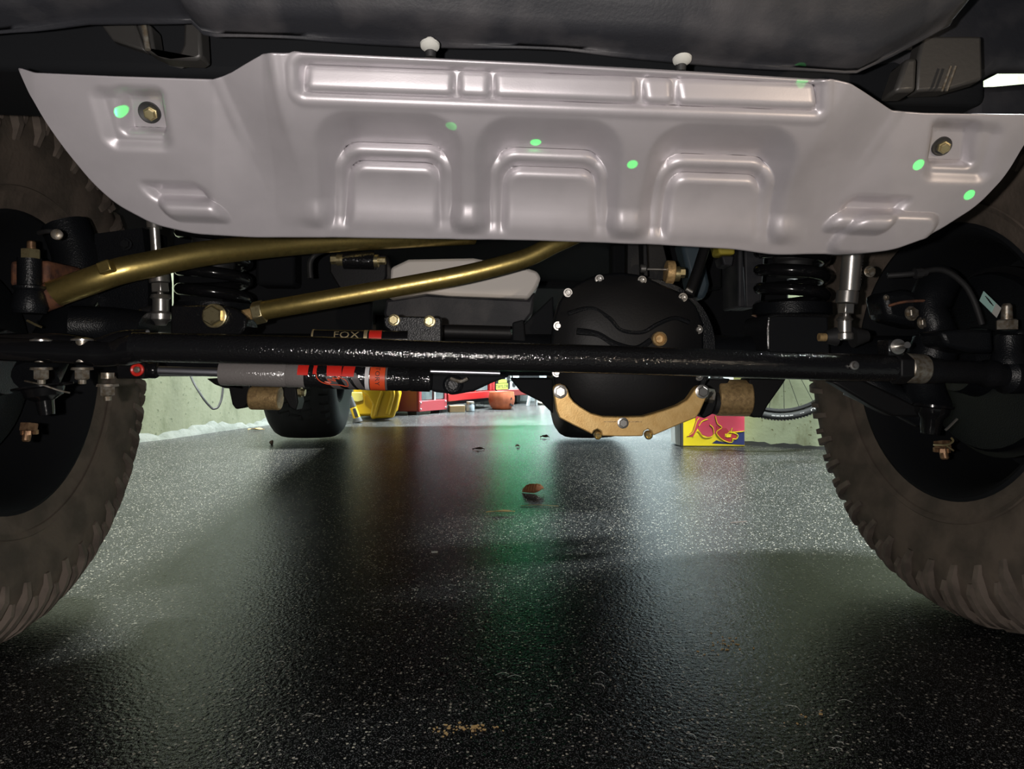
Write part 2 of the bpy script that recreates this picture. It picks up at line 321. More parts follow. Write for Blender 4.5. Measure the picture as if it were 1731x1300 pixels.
# --- skid plate (silver, pressed) as a relief sheet
TOP = [(35, 114), (60, 122), (200, 128), (362, 133), (400, 123), (466, 98), (530, 97), (900, 113), (1385, 140), (1410, 146), (1505, 186), (1560, 190), (1731, 193), (1790, 197)]
BOT = [(35, 116), (50, 150), (70, 190), (110, 248), (160, 309), (200, 344), (262, 377), (330, 393), (430, 399), (560, 399), (900, 404), (1100, 411), (1240, 419), (1300, 428), (1420, 427), (1500, 419), (1580, 390), (1650, 345), (1700, 292), (1731, 235), (1760, 203), (1790, 199)]
def skid():
    nu, nv = 440, 110
    px = np.linspace(35, 1790, nu + 1); tx, ty = zip(*TOP); bx, by = zip(*BOT)
    top = np.interp(px, tx, ty); bot = np.interp(px, bx, by)
    ker = np.ones(5) / 5
    bot[6:-6] = np.convolve(bot, np.ones(9) / 9, 'same')[6:-6]
    v = np.linspace(0, 1, nv + 1)
    X = np.repeat(px[:, None], nv + 1, 1); Y = top[:, None] + (bot - top)[:, None] * v[None, :]
    roll = (X - 865) * 0.036; V = Y - roll                                 # rows levelled for the plate's own tilt
    def rr(cx, cy, hw, hh, rad, sk=0.0):
        dx = np.abs(X - cx - sk * (V - cy)) - (hw - rad); dy = np.abs(V - cy) - (hh - rad)
        return np.hypot(np.maximum(dx, 0), np.maximum(dy, 0)) + np.minimum(np.maximum(dx, dy), 0) - rad
    h = np.zeros_like(X)
    # centre panel stands proud of the wings; its creases lean inwards
    lin = lambda a, b: 0.8 * np.clip((X - a) / (b - a), 0, 1) + 0.2 * ss(a, b, X)
    la = 372 + (V - 155) * 0.44; lb = 486 + (V - 119) * 0.15
    ra = 1397 - (V - 131) * 0.45; rb_ = 1512 - (V - 167) * 0.66
    fade = 1 - 0.9 * ss(150, 360, V)
    h += 0.036 * lin(la, np.maximum(lb, la + 30)) * (1 - lin(ra, np.maximum(rb_, ra + 30))) * fade
    rf = 1 - ss(215, 300, V)
    for line in (la, lb, rb_): h += 0.0022 * np.exp(-((X - line) / 9.0) ** 2) * rf
    s = rr(942, 148, 421, 30, 14)                                          # pressed channel with three long bars and short bridges
    vv = np.clip((V - 118) / 60, 0, 1)
    h += ss(3, -7, s) * (-0.0105 + 0.0070 * vv)
    for a, b in ((536, 771), (781, 829), (838, 1066), (1078, 1122), (1132, 1352)):
        si = rr((a + b) / 2, 148, (b - a) / 2, 20, 9)
        h += ss(2, -7, si) * (0.0020 + 0.0052 * np.clip((V - 128) / 40, 0, 1))
    h += 0.0022 * np.exp(-((s - 7) / 6.0) ** 2)
    out = np.ones_like(X)
    for cx, sk in ((661, -0.02), (925, -0.02), (1198, -0.14)):             # three stepped pads
        s0 = rr(cx, 345, 124, 150, 62, sk); a = np.clip(-s0 / 44.0, 0, 1); a = 0.7 * a + 0.3 * ss(0, 1, a)
        h += -0.030 * a * (1 - 0.34 * ss(300, 396, V))
        s1 = rr(cx + 2, 355, 99, 104, 44, sk); h += 0.0105 * ss(5, -12, s1)
        h += -0.0065 * ss(-12, -30, s1)
        s3 = rr(cx + 4, 362, 80, 80, 30, sk); m3 = ss(6, -14, s3); h += m3 * (0.0115 + 0.00002 * np.clip(V - 290, 0, 120))
        out *= 1 - ss(14, -10, rr(cx, 362, 100, 100, 30, sk))
    h += 0.006 * ss(340, 374, V) * out * ss(505, 560, X) * (1 - ss(1310, 1370, X))
    h *= 1 - 0.85 * ss(374, 398, V) * ss(430, 520, X) * (1 - ss(1300, 1380, X))
    for cx, cy, m in ((238, 208, 1), (1612, 214, -1)):                     # bolt pockets
        s = rr(cx, cy, 44, 42, 16, 0.12 * m); h += -0.012 * ss(4, -14, s)
        s = rr(cx - 14 * m, cy + 14, 58, 52, 22, 0.3 * m); h += -0.006 * ss(6, -18, s)
    for cx, cy, m in ((300, 352, 1), (1478, 332, -1)):                     # lower dents
        s = rr(cx, cy - 8, 52, 16, 14, 0.8 * m); h += -0.009 * ss(6, -12, s)
        s = rr(cx + 30 * m, cy + 22, 48, 14, 12, 0.9 * m); h += 0.009 * ss(6, -12, s)
    s = rr(1490, 372, 74, 36, 30, -0.9); h += 0.008 * ss(4, -10, s)
    # the sheet bends up towards both outer ends
    dt = 0.632 + 0.095 * (X - 865) / F * 0.63
    z0 = H + (CY - np.interp(X, tx, ty)) / F * dt
    t = 1.22
    D = (z0 - H + dt * t) / ((CY - Y) / F + t)
    Xw = (X - CX) / F * D; Yw = D; Zw = H - (Y - CY) / F * D
    nrm = np.array([0.0, -0.955, -0.295])
    pts = np.stack([Xw + h * nrm[0], Yw + h * nrm[1], Zw + h * nrm[2]], -1)
    nu1, nv1 = nu + 1, nv + 1
    g = G(); g.v = [tuple(p) for p in pts.reshape(-1, 3)]
    g.f = [(i * nv1 + j, i * nv1 + j + 1, (i + 1) * nv1 + j + 1, (i + 1) * nv1 + j) for i in range(nu) for j in range(nv)]
    return g, pts, px, top, bot
sg, spts, spx, stop_, sbot = skid()
skid_o = mk('skid_plate', sg, 'silver_paint', car, smooth=60, solid=0.003)
tag(skid_o, 'pressed silver sheet metal skid plate')
def on_skid(px, py, out=0.0):
    i = int(np.clip(round((px - 35) / (1790 - 35) * 440), 1, 439)); v = (py - stop_[i]) / (sbot[i] - stop_[i]); j = int(np.clip(round(v * 110), 1, 109))
    p = Vector(spts[i, j]); a = Vector(spts[i + 1, j]) - Vector(spts[i - 1, j]); b = Vector(spts[i, j + 1]) - Vector(spts[i, j - 1])
    n = a.cross(b).normalized()
    if n.y > 0: n = -n
    return p + n * out, n
for (x, y) in ((240, 187), (1608, 245)):
    p, n = on_skid(x, y)
    n = Vector((-.12 if x > 800 else .12, -.86, -.5)).normalized(); p = p + n * .003
    r = R(18, 0.63)
    mk('bolt_hole', G().revolve(p, n, [(-0.006, r), (0.002, r), (0.003, r * .9), (0.0015, r * .6), (0.0015, 0)], 28), 'rubber_black', skid_o)
    q = p + n * 0.001 + Vector((0.0015 if x < 800 else 0.002, 0, -0.001))
    g = G().revolve(q, n, [(0, r * .66), (0.003, r * .66), (0.0032, r * .55), (0.005, r * .5), (0.006, r * .42), (0.0061, 0)], 6)
    mk('bolt', g, 'gold_bolt', skid_o, smooth=25)
dg = G(); rnd = random.Random(11)
for k in range(95):                                             # drops of water clinging to the plate
    if k < 60: x = rnd.uniform(420, 1340); y = np.interp(x, [b[0] for b in BOT], [b[1] for b in BOT]) - abs(rnd.gauss(4, 6)) - 2
    else: x = rnd.uniform(180, 1600); y = rnd.uniform(210, 360)
    i = int((x - 35) / 1755 * 440)
    if not (stop_[i] + 6 < y < sbot[i] - 1): continue
    p, n = on_skid(x, y); r = rnd.uniform(0.0007, 0.0017)
    dg.ball(p + n * r * 0.2, r, 8)
mk('water_drops', dg, 'chrome', skid_o)['kind'] = 'stuff'

# --- tie rod
rod = smoothpath([P(225, 586, .865), P(300, 588, .87), P(560, 594, .885), P(720, 600, .893), P(1000, 607, .91), P(1400, 620, .94), P(1512, 622, .947)], 4)
rodlen = len(rod)
tr = mk('tie_rod', G().tube(rod, 0.0185, 32), 'wrinkle_black', car)
tag(tr, 'thick wrinkle-black steering tie rod crossing the whole axle')
mk('rod_clamp', G().tube([P(1530, 622, .947), P(1562, 624, .95)], R(25, .95), 28), 'dull_steel', tr, bevel=.002)
mk('jam_nut', G().tube([P(1508, 622, .946), P(1531, 622, .948)], R(28, .95), 6), 'satin_black', tr, bevel=.002)
mk('grease_fitting', G().revolve(P(1443, 618, .922), (0, -1, .1), [(0, .006), (.003, .006), (.0035, .004), (.007, .003), (.0072, 0)], 16), 'steel', tr)
mk('rod_end', G().tube(smoothpath([P(1556, 626, .952), P(1600, 628, .96), P(1650, 630, .975), P(1690, 634, .985), P(1728, 634, .99)], 5), [R(22, .95)] * 4 + [R(20, .95)] * 8 + [R(24, .97)] * 4 + [R(32, .98)] * 5, 24), 'cast_black', tr)
arm = G().tube(smoothpath([P(236, 588, .866), P(190, 597, .868), P(140, 596, .86), P(70, 593, .85), P(0, 590, .845), P(-40, 588, .845)], 5), [.0185] * 4 + [.0165] * 6 + [.0145] * 16, 18)
mk('forged_arm', arm, 'gloss_black', tr)
arm2 = G().tube(smoothpath([P(250, 575, .88), P(205, 577, .875), P(160, 590, .868), P(100, 582, .862), P(0, 582, .858), P(-40, 582, .858)], 5), .0135, 16)
mk('steering_arm', arm2, 'gloss_black', car)
for (x, y0, y1, d) in ((70, 577, 612, .85), (139, 576, 612, .856), (182, 600, 640, .85)):
    b_ = G().revolve(P(x, y1, d), (0, 0, -1), [(-R(38 if x < 170 else 10, d), R(10, d)), (0, R(10, d))], 16)
    b_.revolve(P(x, y1 + 9, d), (0, 0, -1), [(0, R(16, d)), (R(4, d), R(17, d)), (R(5, d), R(12, d))], 24)
    b_.revolve(P(x, y1 + 13, d), (0, 0, -1), [(0, R(12, d)), (R(15, d), R(12, d)), (R(17, d), R(9, d)), (R(17.1, d), 0)], 6)
    b_.revolve(P(x, y1 + 29, d), (0, 0, -1), [(0, R(6, d)), (R(8, d), R(6, d)), (R(9, d), 0)], 12)
    nut = mk('flange_nut', b_, 'dull_steel', tr, smooth=25)
    if x < 170: mk('washer', G().revolve(P(x, y0, d - .004), (0, 0, 1), [(0, R(17, d)), (.002, R(17, d)), (.0025, R(14, d)), (.004, R(9, d)), (.004, 0)], 24), 'steel', tr)

# --- steering stabiliser under the rod
A0, A1 = P(233, 625, .935), P(720, 641, .955)
ta = (A1 - A0).normalized(); e1 = (Vector((0, -1, 0)) - ta * ta.dot(Vector((0, -1, 0)))).normalized(); e2 = ta.cross(e1) * -1
if e2.z < 0: e2 = -e2
def sx(px): return (px - 233) / (720 - 233) * (A1 - A0).length
def sp(px, ang, r): return A0 + ta * sx(px) + (e1 * math.cos(ang) + e2 * math.sin(ang)) * r
rb = R(21.5, .945)
stab = mk('steering_stabiliser', G().revolve(A0, ta, [(sx(372), rb * .6), (sx(373), rb), (sx(482), rb), (sx(484), rb * .96), (sx(486), rb), (sx(517), rb)], 40), 'grey_paint', car)
tag(stab, 'grey and black steering damper with red and orange print')
mk('damper_body', G().revolve(A0, ta, [(sx(515), rb * .5), (sx(515.5), rb * 1.002), (sx(688), rb * 1.002), (sx(690), rb * .95), (sx(693), rb * .95), (sx(695), rb), (sx(728), rb), (sx(730), rb * .5)], 40), 'wrinkle_black', stab)
mk('damper_shaft', G().tube([sp(250, 0, 0), sp(376, 0, 0)], R(7.5, .94), 20), 'chrome', stab)
cl = G().revolve(A0, ta, [(sx(247), R(14, .94)), (sx(264), R(14, .94)), (sx(266), R(12, .94)), (sx(269), R(9, .94))], 20)
cl.box(A0 + ta * (sx(228)), (R(48, .94), R(30, .94), R(30, .94)))
mk('damper_clevis', cl, 'gloss_black', stab, bevel=.003)
pb = P(233, 625, .935 - R(17, .93))
mk('bushing', G().revolve(pb, (0, -1, 0), [(0, R(11, .92)), (.003, R(11, .92)), (.004, R(9, .92)), (.003, R(6.5, .92)), (.001, R(6, .92)), (.001, 0)], 28), 'print_red', stab)
mk('bushing_bolt', G().revolve(pb, (0, -1, 0), [(0, R(5.5, .92)), (.0035, R(5.5, .92)), (.005, R(3.5, .92)), (.005, 0)], 14), 'dull_steel', stab)
def patch(g, x0, x1, a0, a1, off=.0004, lean=0.0, n=10):
    return g.grid(lambda u, v: sp(x0 + (x1 - x0) * u + lean * (v - .5), math.radians(a0 + (a1 - a0) * v), rb * 1.002 + off), 3, n)
g = patch(G(), 648, 651.5, -95, 150); g = patch(G(), 618, 625, -180, 180, n=40); mk('white_band', g, 'print_white', stab)
mk('orange_band', patch(G(), 626.5, 652, -180, 180, n=40), 'print_orange', stab)
mk('silver_band', patch(G(), 652.5, 655.5, -180, 180, n=40), 'print_grey', stab)
g = G(); patch(g, 505, 523, 2, 100); patch(g, 531, 537, 8, 100); patch(g, 553, 578, 2, 100, lean=-3); patch(g, 581, 601, 2, 100, lean=3)
mk('red_lettering', g, 'print_red', stab)
g = G(); patch(g, 560, 575, -80, -2, lean=-16, off=.0003); patch(g, 586, 598, -85, -2, lean=-18, off=.0003); patch(g, 601, 613, -85, 20, lean=-20, off=.0003)
mk('grey_stripes', g, 'print_grey', stab)
tail = [(537, 12), (538, -6), (545, -26), (558, -38), (575, -40), (588, -48), (590, -36), (588, -20), (582, -8), (572, 0), (576, -10), (564, -6), (570, -20), (556, -12), (562, -28), (551, -24), (560, -33)]
mk('tail_emblem', G().tube([sp(a, math.radians(b), rb * 1.004) for a, b in smoothpath([Vector((a, b, 0)) for a, b in tail], 4) for a, b in ((a, b),)] if False else [sp(q.x, math.radians(q.y), rb * 1.004) for q in smoothpath([Vector((a, b, 0)) for a, b in tail], 4)], .0007, 6), 'print_orange', stab)
def text_geo(s, size=1.0):
    c = bpy.data.curves.new('t', 'FONT'); c.body = s; c.size = size; c.align_x = 'CENTER'; c.align_y = 'CENTER'; c.resolution_u = 2; c.fill_mode = 'FRONT'
    o = bpy.data.objects.new('t', c); COL.objects.link(o); dg_ = bpy.context.evaluated_depsgraph_get(); dg_.update()
    me = bpy.data.meshes.new_from_object(o.evaluated_get(dg_))
    bm = bmesh.new(); bm.from_mesh(me); bmesh.ops.remove_doubles(bm, verts=bm.verts, dist=1e-5)
    vs = [v.co.copy() for v in bm.verts]; bm.verts.index_update(); fs = [tuple(v.index for v in f.verts) for f in bm.faces]; bm.free()
    bpy.data.objects.remove(o); bpy.data.curves.remove(c); bpy.data.meshes.remove(me)
    return vs, fs
vs, fs = text_geo('FACTORY', 1.0)
wmax = max(v.x for v in vs)
g = G().add([sp(639 + v.y * 11, math.radians(40 - v.x / wmax * 75), rb * 1.004 + .0006) for v in vs], fs)
mk('lettering', g, 'rubber_black', stab, smooth=0)
vs, fs = text_geo('FOX', 1.0)
# right end of the damper: black arm and gold-dusted bracket
mk('damper_mount', G().prism(poly([(712, 632), (780, 632), (862, 636), (830, 648), (800, 662), (770, 667), (735, 663), (716, 655)], .98), (0, .05, 0)), 'dull_black', stab, bevel=.004)
mk('damper_eye', G().revolve(P(766, 650, .972), (0, -1, 0), [(0, R(17, .97)), (.006, R(17, .97)), (.009, R(13, .97)), (.008, R(9, .97)), (.002, R(8, .97)), (.002, 0)], 32), 'cast_black', stab)
mk('eye_clip', G().tube(smoothpath([P(762, 640, .953), P(778, 645, .95), P(790, 640, .952)], 5), R(3, .95), 8), 'dull_steel', stab)
mk('bright_shaft', G().tube([P(706, 627, .95), P(845, 631, .955)], R(4, .95), 14), 'chrome', stab)
# --- gas reservoir above the rod
B0, B1 = P(528, 572, 1.02), P(690, 574, 1.03)
tb = (B1 - B0).normalized(); Lb = (B1 - B0).length; r2 = R(15, 1.02)
res = mk('damper_reservoir', G().revolve(B0, tb, [(0, r2 * .7), (.003, r2), (Lb, r2)], 30), 'gloss_black', car)
tag(res, 'black damper reservoir with gold and red rings')
for nm, x0, x1, mm in (('gold_ring', 616, 622, 'print_gold'), ('red_ring', 625, 646, 'print_red'), ('end_ring', 529, 532, 'print_gold')):
    mk(nm, G().revolve(B0, tb, [((x0 - 528) / 162 * Lb, r2 * 1.01), ((x0 - 528) / 162 * Lb, r2 * 1.03), ((x1 - 528) / 162 * Lb, r2 * 1.03), ((x1 - 528) / 162 * Lb, r2 * 1.01)], 30), mm, res)
be1 = Vector((0, -1, 0)); be2 = Vector((0, 0, 1))
vs, fs = text_geo('FOX', 1.0); wmax = max(v.x for v in vs)
g = G().add([B0 + tb * ((588 - 528 + v.x / wmax * 22) / 162 * Lb) + (be1 * math.cos(math.radians(22 + v.y * 62)) + be2 * math.sin(math.radians(22 + v.y * 62))) * (r2 * 1.02 + .0008) for v in vs], fs)
mk('lettering', g, 'print_gold', res, smooth=0)

# --- the two gold steering bars
def bar(pts, r, n=28): return G().tube(smoothpath([P(*q) for q in pts], 7), r, n)
b1 = mk('drag_link', bar([(88, 498, 1.0), (150, 476, 1.0), (200, 459, 1.01), (250, 448, 1.03), (350, 428, 1.08), (500, 412, 1.17), (650, 403, 1.25), (800, 396, 1.32)], .0195), 'zinc_gold', car)
tag(b1, 'bent gold zinc drag link')
mk('threaded_end', G().tube([P(62, 512, .995), P(92, 497, 1.0)], [R(20, 1), R(24, 1)], 22), 'rust', b1)
mk('bar_boss', G().box(P(180, 452, .985), (R(22, 1), .016, R(20, 1)), rot=Matrix.Rotation(-.35, 3, 'Y')), 'zinc_gold', b1, bevel=.002)
b2 = mk('track_bar', bar([(446, 525, 1.08), (520, 512, 1.08), (600, 498, 1.085), (690, 482, 1.09), (780, 465, 1.095), (850, 448, 1.1), (895, 434, 1.105), (935, 414, 1.11), (975, 396, 1.12), (1030, 372, 1.13)], .0148), 'zinc_gold', car)
tag(b2, 'bent gold zinc track bar')
mk('jam_nut', G().tube([P(430, 530, 1.08), P(447, 526, 1.08)], R(20, 1.08), 6), 'gold_bolt', b2, bevel=.0015)
mk('threaded_shank', G().tube([P(405, 535, 1.085), P(432, 529, 1.08)], R(10, 1.08), 16), 'bronze_sleeve', b2)
br = mk('track_bar_bracket', G().prism(poly([(288, 516), (330, 515), (380, 517), (402, 524), (416, 535), (416, 552), (405, 566), (288, 566)], 1.06), (0, .05, 0)), 'wrinkle_black', car, bevel=.003)
bolt('bolt', P(363, 534, 1.058), (0, -1, 0), R(17, 1.06), br, washer=1.2)

# --- sway bar links
def swaylink(name, pts, left):
    o = G().tube([P(*pts[0]), P(*pts[1])], R(pts[1][3] if len(pts[1]) > 3 else 17, 1.05), 24); return o
L1 = mk('sway_bar_link', G().tube([P(258, 330, 1.08), P(261, 386, 1.08)], R(12, 1.08), 20).tube([P(261, 385, 1.082), P(265, 440, 1.09)], R(8, 1.08), 18), 'steel', car)
mk('link_collar', G().tube([P(268, 452, 1.10), P(270, 478, 1.10)], R(16.5, 1.1), 24).tube([P(270, 479, 1.10), P(271, 494, 1.10)], R(15, 1.1), 6).tube([P(271, 494, 1.1), P(271, 506, 1.1)], R(5, 1.1), 12), 'steel', L1, bevel=.001)
mk('link_end', G().revolve(P(272, 498, 1.1), (0, 0, -1), [(0, R(15, 1.1)), (R(6, 1.1), R(17, 1.1)), (R(8, 1.1), R(13, 1.1)), (R(28, 1.1), R(13, 1.1)), (R(33, 1.1), R(20, 1.1)), (R(42, 1.1), R(19, 1.1)), (R(46, 1.1), R(11, 1.1)), (R(52, 1.1), R(8, 1.1)), (R(52, 1.1), 0)], 26), 'steel', L1)
bolt('bolt', P(237, 534, 1.1), (-1, -.3, 0), R(7, 1.1), L1, washer=1.6)
mk('link_boot', G().tube([P(240, 534, 1.11), P(262, 532, 1.11)], [R(13, 1.1), R(17, 1.1)], 20), 'rubber_black', L1)
L2 = mk('sway_bar_link', G().tube([P(1443, 400, 1.045), P(1436, 490, 1.06)], R(16, 1.05), 28), 'steel', car)
vs, fs = text_geo('Xlimits', 1.0); wmax = max(v.x for v in vs)
q0, q1 = P(1437, 489, 1.058), P(1442, 432, 1.049); lr = R(16, 1.05)
g = G().add([q0.lerp(q1, (v.x / wmax * .5 + .5)) + (Vector((0, -1, 0)) * math.cos(.72 - v.y * .55) + Vector((1, 0, 0)) * math.sin(.72 - v.y * .55)) * (lr + .0008) for v in vs], fs)
mk('lettering', g, 'print_grey', L2, smooth=0)
mk('link_collar', G().tube([P(1433, 492, 1.06), P(1431, 513, 1.06)], R(17.5, 1.06), 26).tube([P(1431, 514, 1.06), P(1430, 530, 1.06)], R(14, 1.06), 6).tube([P(1430, 530, 1.06), P(1429, 542, 1.06)], R(5, 1.06), 12), 'steel', L2, bevel=.001)
mk('link_end', G().revolve(P(1428, 535, 1.06), (0, 0, -1), [(0, R(9, 1.06)), (R(5, 1.06), R(14, 1.06)), (R(8, 1.06), R(11, 1.06)), (R(26, 1.06), R(11, 1.06)), (R(29, 1.06), R(14, 1.06)), (R(38, 1.06), R(14, 1.06)), (R(40, 1.06), R(9, 1.06)), (R(40, 1.06), 0)], 24), 'steel', L2)
mk('link_boot', G().tube([P(1441, 570, 1.07), P(1466, 568, 1.07)], [R(18, 1.06), R(10, 1.06)], 20), 'rubber_black', L2)
mk('link_boot', G().tube([P(1413, 569, 1.07), P(1395, 570, 1.07)], [R(16, 1.06), R(11, 1.06)], 20), 'rubber_black', L2)
mk('link_stud', G().tube([P(1396, 570, 1.065), P(1384, 570, 1.065)], R(7, 1.06), 12), 'bronze_sleeve', L2)

# --- coil springs
def coil(cx, y0, y1, d, rad, wire, turns, ph):
    c0, c1 = P(cx, y0, d), P(cx, y1, d); pts = []
    n = int(turns * 26)
    for i in range(n + 1):
        a = 2 * PI * turns * i / n + ph; c = c0.lerp(c1, i / n); pts.append(c + Vector((math.cos(a) * rad, math.sin(a) * rad, 0)))
    return G().tube(pts, wire, 12)
for (cx, y0, y1, d, ph) in ((362, 380, 512, 1.22, 0.4), (1338, 390, 520, 1.22, 2.2)):
    sp_ = mk('coil_spring', coil(cx, y0, y1, d, R(52, d), R(10, d), 4.2, ph), 'gloss_black', car)
    mk('bump_stop', G().revolve(P(cx + 4, 350, d), (0, 0, -1), [(0, R(38, d)), (R(66, d), R(38, d)), (R(69, d), R(34, d)), (R(90, d), R(34, d)), (R(94, d), R(30, d)), (R(118, d), R(28, d)), (R(120, d), 0)], 28), 'rubber_black', sp_)
    mk('spring_seat', G().revolve(P(cx, 514, d), (0, 0, -1), [(0, R(62, d)), (R(18, d), R(64, d)), (R(22, d), R(55, d)), (R(34, d), R(50, d)), (R(34, d), 0)], 32), 'cast_black', sp_)
pk = mk('spring_perch', G().prism(poly([(1300, 536), (1306, 531), (1400, 533), (1404, 600), (1300, 600)], 1.12), (0, .12, 0)), 'dull_black', car, bevel=.006)
mk('perch_edge', G().tube(smoothpath([P(1299, 590, 1.118), P(1299, 545, 1.118), P(1308, 533, 1.118), P(1360, 533, 1.118), P(1400, 534, 1.118)], 5), R(3, 1.1), 8), 'wrinkle_black', pk)
mk('shock_tower', G().prism(poly([(1248, 400), (1256, 400), (1262, 520), (1248, 520)], 1.3), (0, .1, 0)).prism(poly([(1276, 380), (1298, 380), (1286, 520), (1260, 520), (1258, 400)], 1.34), (0, .1, 0)), 'bumper_plastic', car, bevel=.004)

# --- axle: tubes, housing, differential cover, guard bar
ax = mk('axle_tube', G().tube([P(175, 600, 1.15), P(930, 600, 1.20), P(1560, 602, 1.23)], .036, 28), 'cast_black', car)
hs = G().revolve(P(1060, 590, 1.36), (0, -1, 0), [(0, R(105, 1.3)), (.05, R(120, 1.3)), (.16, R(118, 1.2)), (.2, R(112, 1.2)), (.2, 0)], 40)
mk('axle_housing', hs, 'cast_black', ax)
cov_px = [(930, 590), (936, 540), (944, 512), (958, 490), (985, 474), (1012, 463), (1050, 460), (1086, 465), (1122, 482), (1156, 496), (1178, 516), (1190, 548), (1190, 600), (1186, 645), (1172, 688), (1140, 712), (1100, 724), (1020, 724), (985, 712), (955, 690), (936, 650)]
cov = mk('differential_cover', G().prism(poly(cov_px, 1.145), (0, .03, 0)), 'cast_black', car, bevel=.005)
tag(cov, 'black cast differential cover with steel screws around its edge')
ctr = (1060, 594)
def inner(k): return [((x - ctr[0]) * k + ctr[0], (y - ctr[1]) * k + ctr[1]) for x, y in cov_px]
dm = G(); rings = [inner(k) for k in (.965, .84, .72, .55, .3)]; ds = [1.1445, 1.135, 1.128, 1.122, 1.118]; nP = len(cov_px); vs = []; fs = []
for rg, d in zip(rings, ds): vs += poly(rg, d)
for i in range(len(rings) - 1):
    for j in range(nP): fs.append((i * nP + j, i * nP + (j + 1) % nP, (i + 1) * nP + (j + 1) % nP, (i + 1) * nP + j))
fs.append(tuple((len(rings) - 1) * nP + j for j in range(nP)))
dome = mk('cover_dome', dm.add(vs, fs), 'satin_black', cov, smooth=60)
mk('cast_rib', G().tube(smoothpath([P(960, 530, 1.128), P(1000, 521, 1.128), P(1030, 538, 1.122), P(1050, 558, 1.12), P(1085, 562, 1.12), P(1112, 548, 1.122), P(1140, 538, 1.128), P(1165, 545, 1.13)], 6), R(4, 1.1), 8), 'cast_black', cov)
mk('lower_rib', G().tube(smoothpath([P(975, 560, 1.122), P(1010, 565, 1.122), P(1040, 582, 1.119), P(1075, 590, 1.118), P(1100, 575, 1.12)], 6), R(6, 1.1), 8), 'cast_black', cov)
mk('drain_plug', G().revolve(P(1114, 573, 1.118), (0, -1, 0), [(0, R(13, 1.1)), (.008, R(12, 1.1)), (.01, R(9, 1.1)), (.004, R(6, 1.1)), (.004, 0)], 24), 'bronze_sleeve', cov)
for x, y in ((960, 495), (1013, 472), (1085, 474), (1154, 503), (943, 551), (1180, 557), (941, 630), (1181, 636)):
    socket_bolt(P(x, y, 1.144), (0, -1, 0), R(7.5, 1.14), cov)
gb_px = [(935.4, 660), (936, 654), (941, 650), (948, 649), (955, 652), (960, 659), (963, 670), (970, 679), (980, 687), (999, 698.5), (1019, 704), (1053, 705), (1088, 704), (1105, 699), (1125, 693), (1145, 686), (1162, 676), (1169, 667), (1174, 659), (1179, 654), (1185, 652), (1192, 654), (1197, 661), (1196, 668), (1191.5, 678), (1183, 697), (1177, 706), (1150, 717), (1116, 731.5), (1104, 736.5), (1101.5, 729), (1095, 725.5), (1089, 729), (1086.5, 737.5), (1052, 738), (1018, 737), (1016, 729), (1010, 725.5), (1004, 728.5), (1001, 734.5), (996, 731.5), (970, 719), (946, 706.5), (941, 695)]
guard = mk('guard_bar', G().prism(poly(gb_px, 1.085), (0, .022, 0)), 'gold_anodised', car, bevel=.0018)
tag(guard, 'gold V-shaped guard bar bolted under the differential')
for x, y, r in ((947, 662, 10.5), (1187, 662, 10.5), (1053, 715, 8.5)):
    bolt('bolt', P(x, y, 1.084), (0, -1, 0), R(r * .86, 1.085), guard, m='steel', washer=1.3)
for x, y in ((1010, 734), (1095, 734)):
    mk('set_screw', G().revolve(P(x, y, 1.10), (0, -1, -.2), [(0, R(7, 1.08)), (.008, R(7, 1.08)), (.010, R(5, 1.08)), (.005, R(3, 1.08)), (.005, 0)], 18), 'gold_bolt', guard)
mk('engraved_line', G().box(P(1033, 713, 1.0848), (R(24, 1.08), .0006, R(1.6, 1.08))).box(P(1074, 713, 1.0848), (R(22, 1.08), .0006, R(1.6, 1.08))), 'bronze_sleeve', guard)
# lower housing left of the cover and skirts
mk('axle_bracket', G().prism(poly([(862, 640), (935, 640), (935, 700), (915, 680), (880, 662)], 1.2), (0, .06, 0)).prism(poly([(885, 548), (935, 500), (938, 585), (880, 590)], 1.2), (0, .08, 0)).prism(poly([(866, 545), (885, 540), (890, 592), (866, 595)], 1.17), (0, .1, 0)), 'dull_black', ax, bevel=.003)
mk('truss_plate', G().prism(poly([(648, 537), (655, 534), (742, 536), (746, 540), (746, 580), (690, 580), (668, 566), (650, 552)], 1.04), (0, .012, 0)), 'cast_black', ax, bevel=.002)
for x, y in ((666, 541), (726, 543)): bolt('bolt', P(x, y, 1.038), (0, -1, 0), R(8, 1.04), ax, washer=1.25)
mk('truss_rail', G().tube([P(748, 560, 1.15), P(862, 563, 1.16)], R(12, 1.15), 20), 'satin_black', ax)
# upper mount with gold bolts, left of centre
um = mk('frame_mount', G().prism(poly([(556, 428), (654, 430), (654, 466), (640, 500), (580, 500), (556, 460)], 1.26), (0, .05, 0)), 'satin_black', car, bevel=.004)
mk('sleeve', G().tube([P(582, 440, 1.235), P(634, 441, 1.235)], R(15, 1.24), 24), 'wrinkle_black', um)
mk('bolt', G().tube([P(570, 439, 1.232), P(583, 439.5, 1.232)], R(10, 1.23), 20).tube([P(560, 439, 1.232), P(572, 439, 1.232)], R(8, 1.23), 6), 'gold_bolt', um, smooth=25)
mk('bolt', G().tube([P(630, 441, 1.232), P(640, 441, 1.232)], R(11, 1.23), 20).tube([P(639, 441, 1.232), P(652, 441, 1.232)], R(6.5, 1.23), 6), 'gold_bolt', um, smooth=25)
mk('brake_hose', G().tube(smoothpath([P(525, 470, 1.22), P(524, 445, 1.22), P(532, 432, 1.22), P(548, 424, 1.24)], 6), R(4.5, 1.2), 12), 'rubber_black', um)
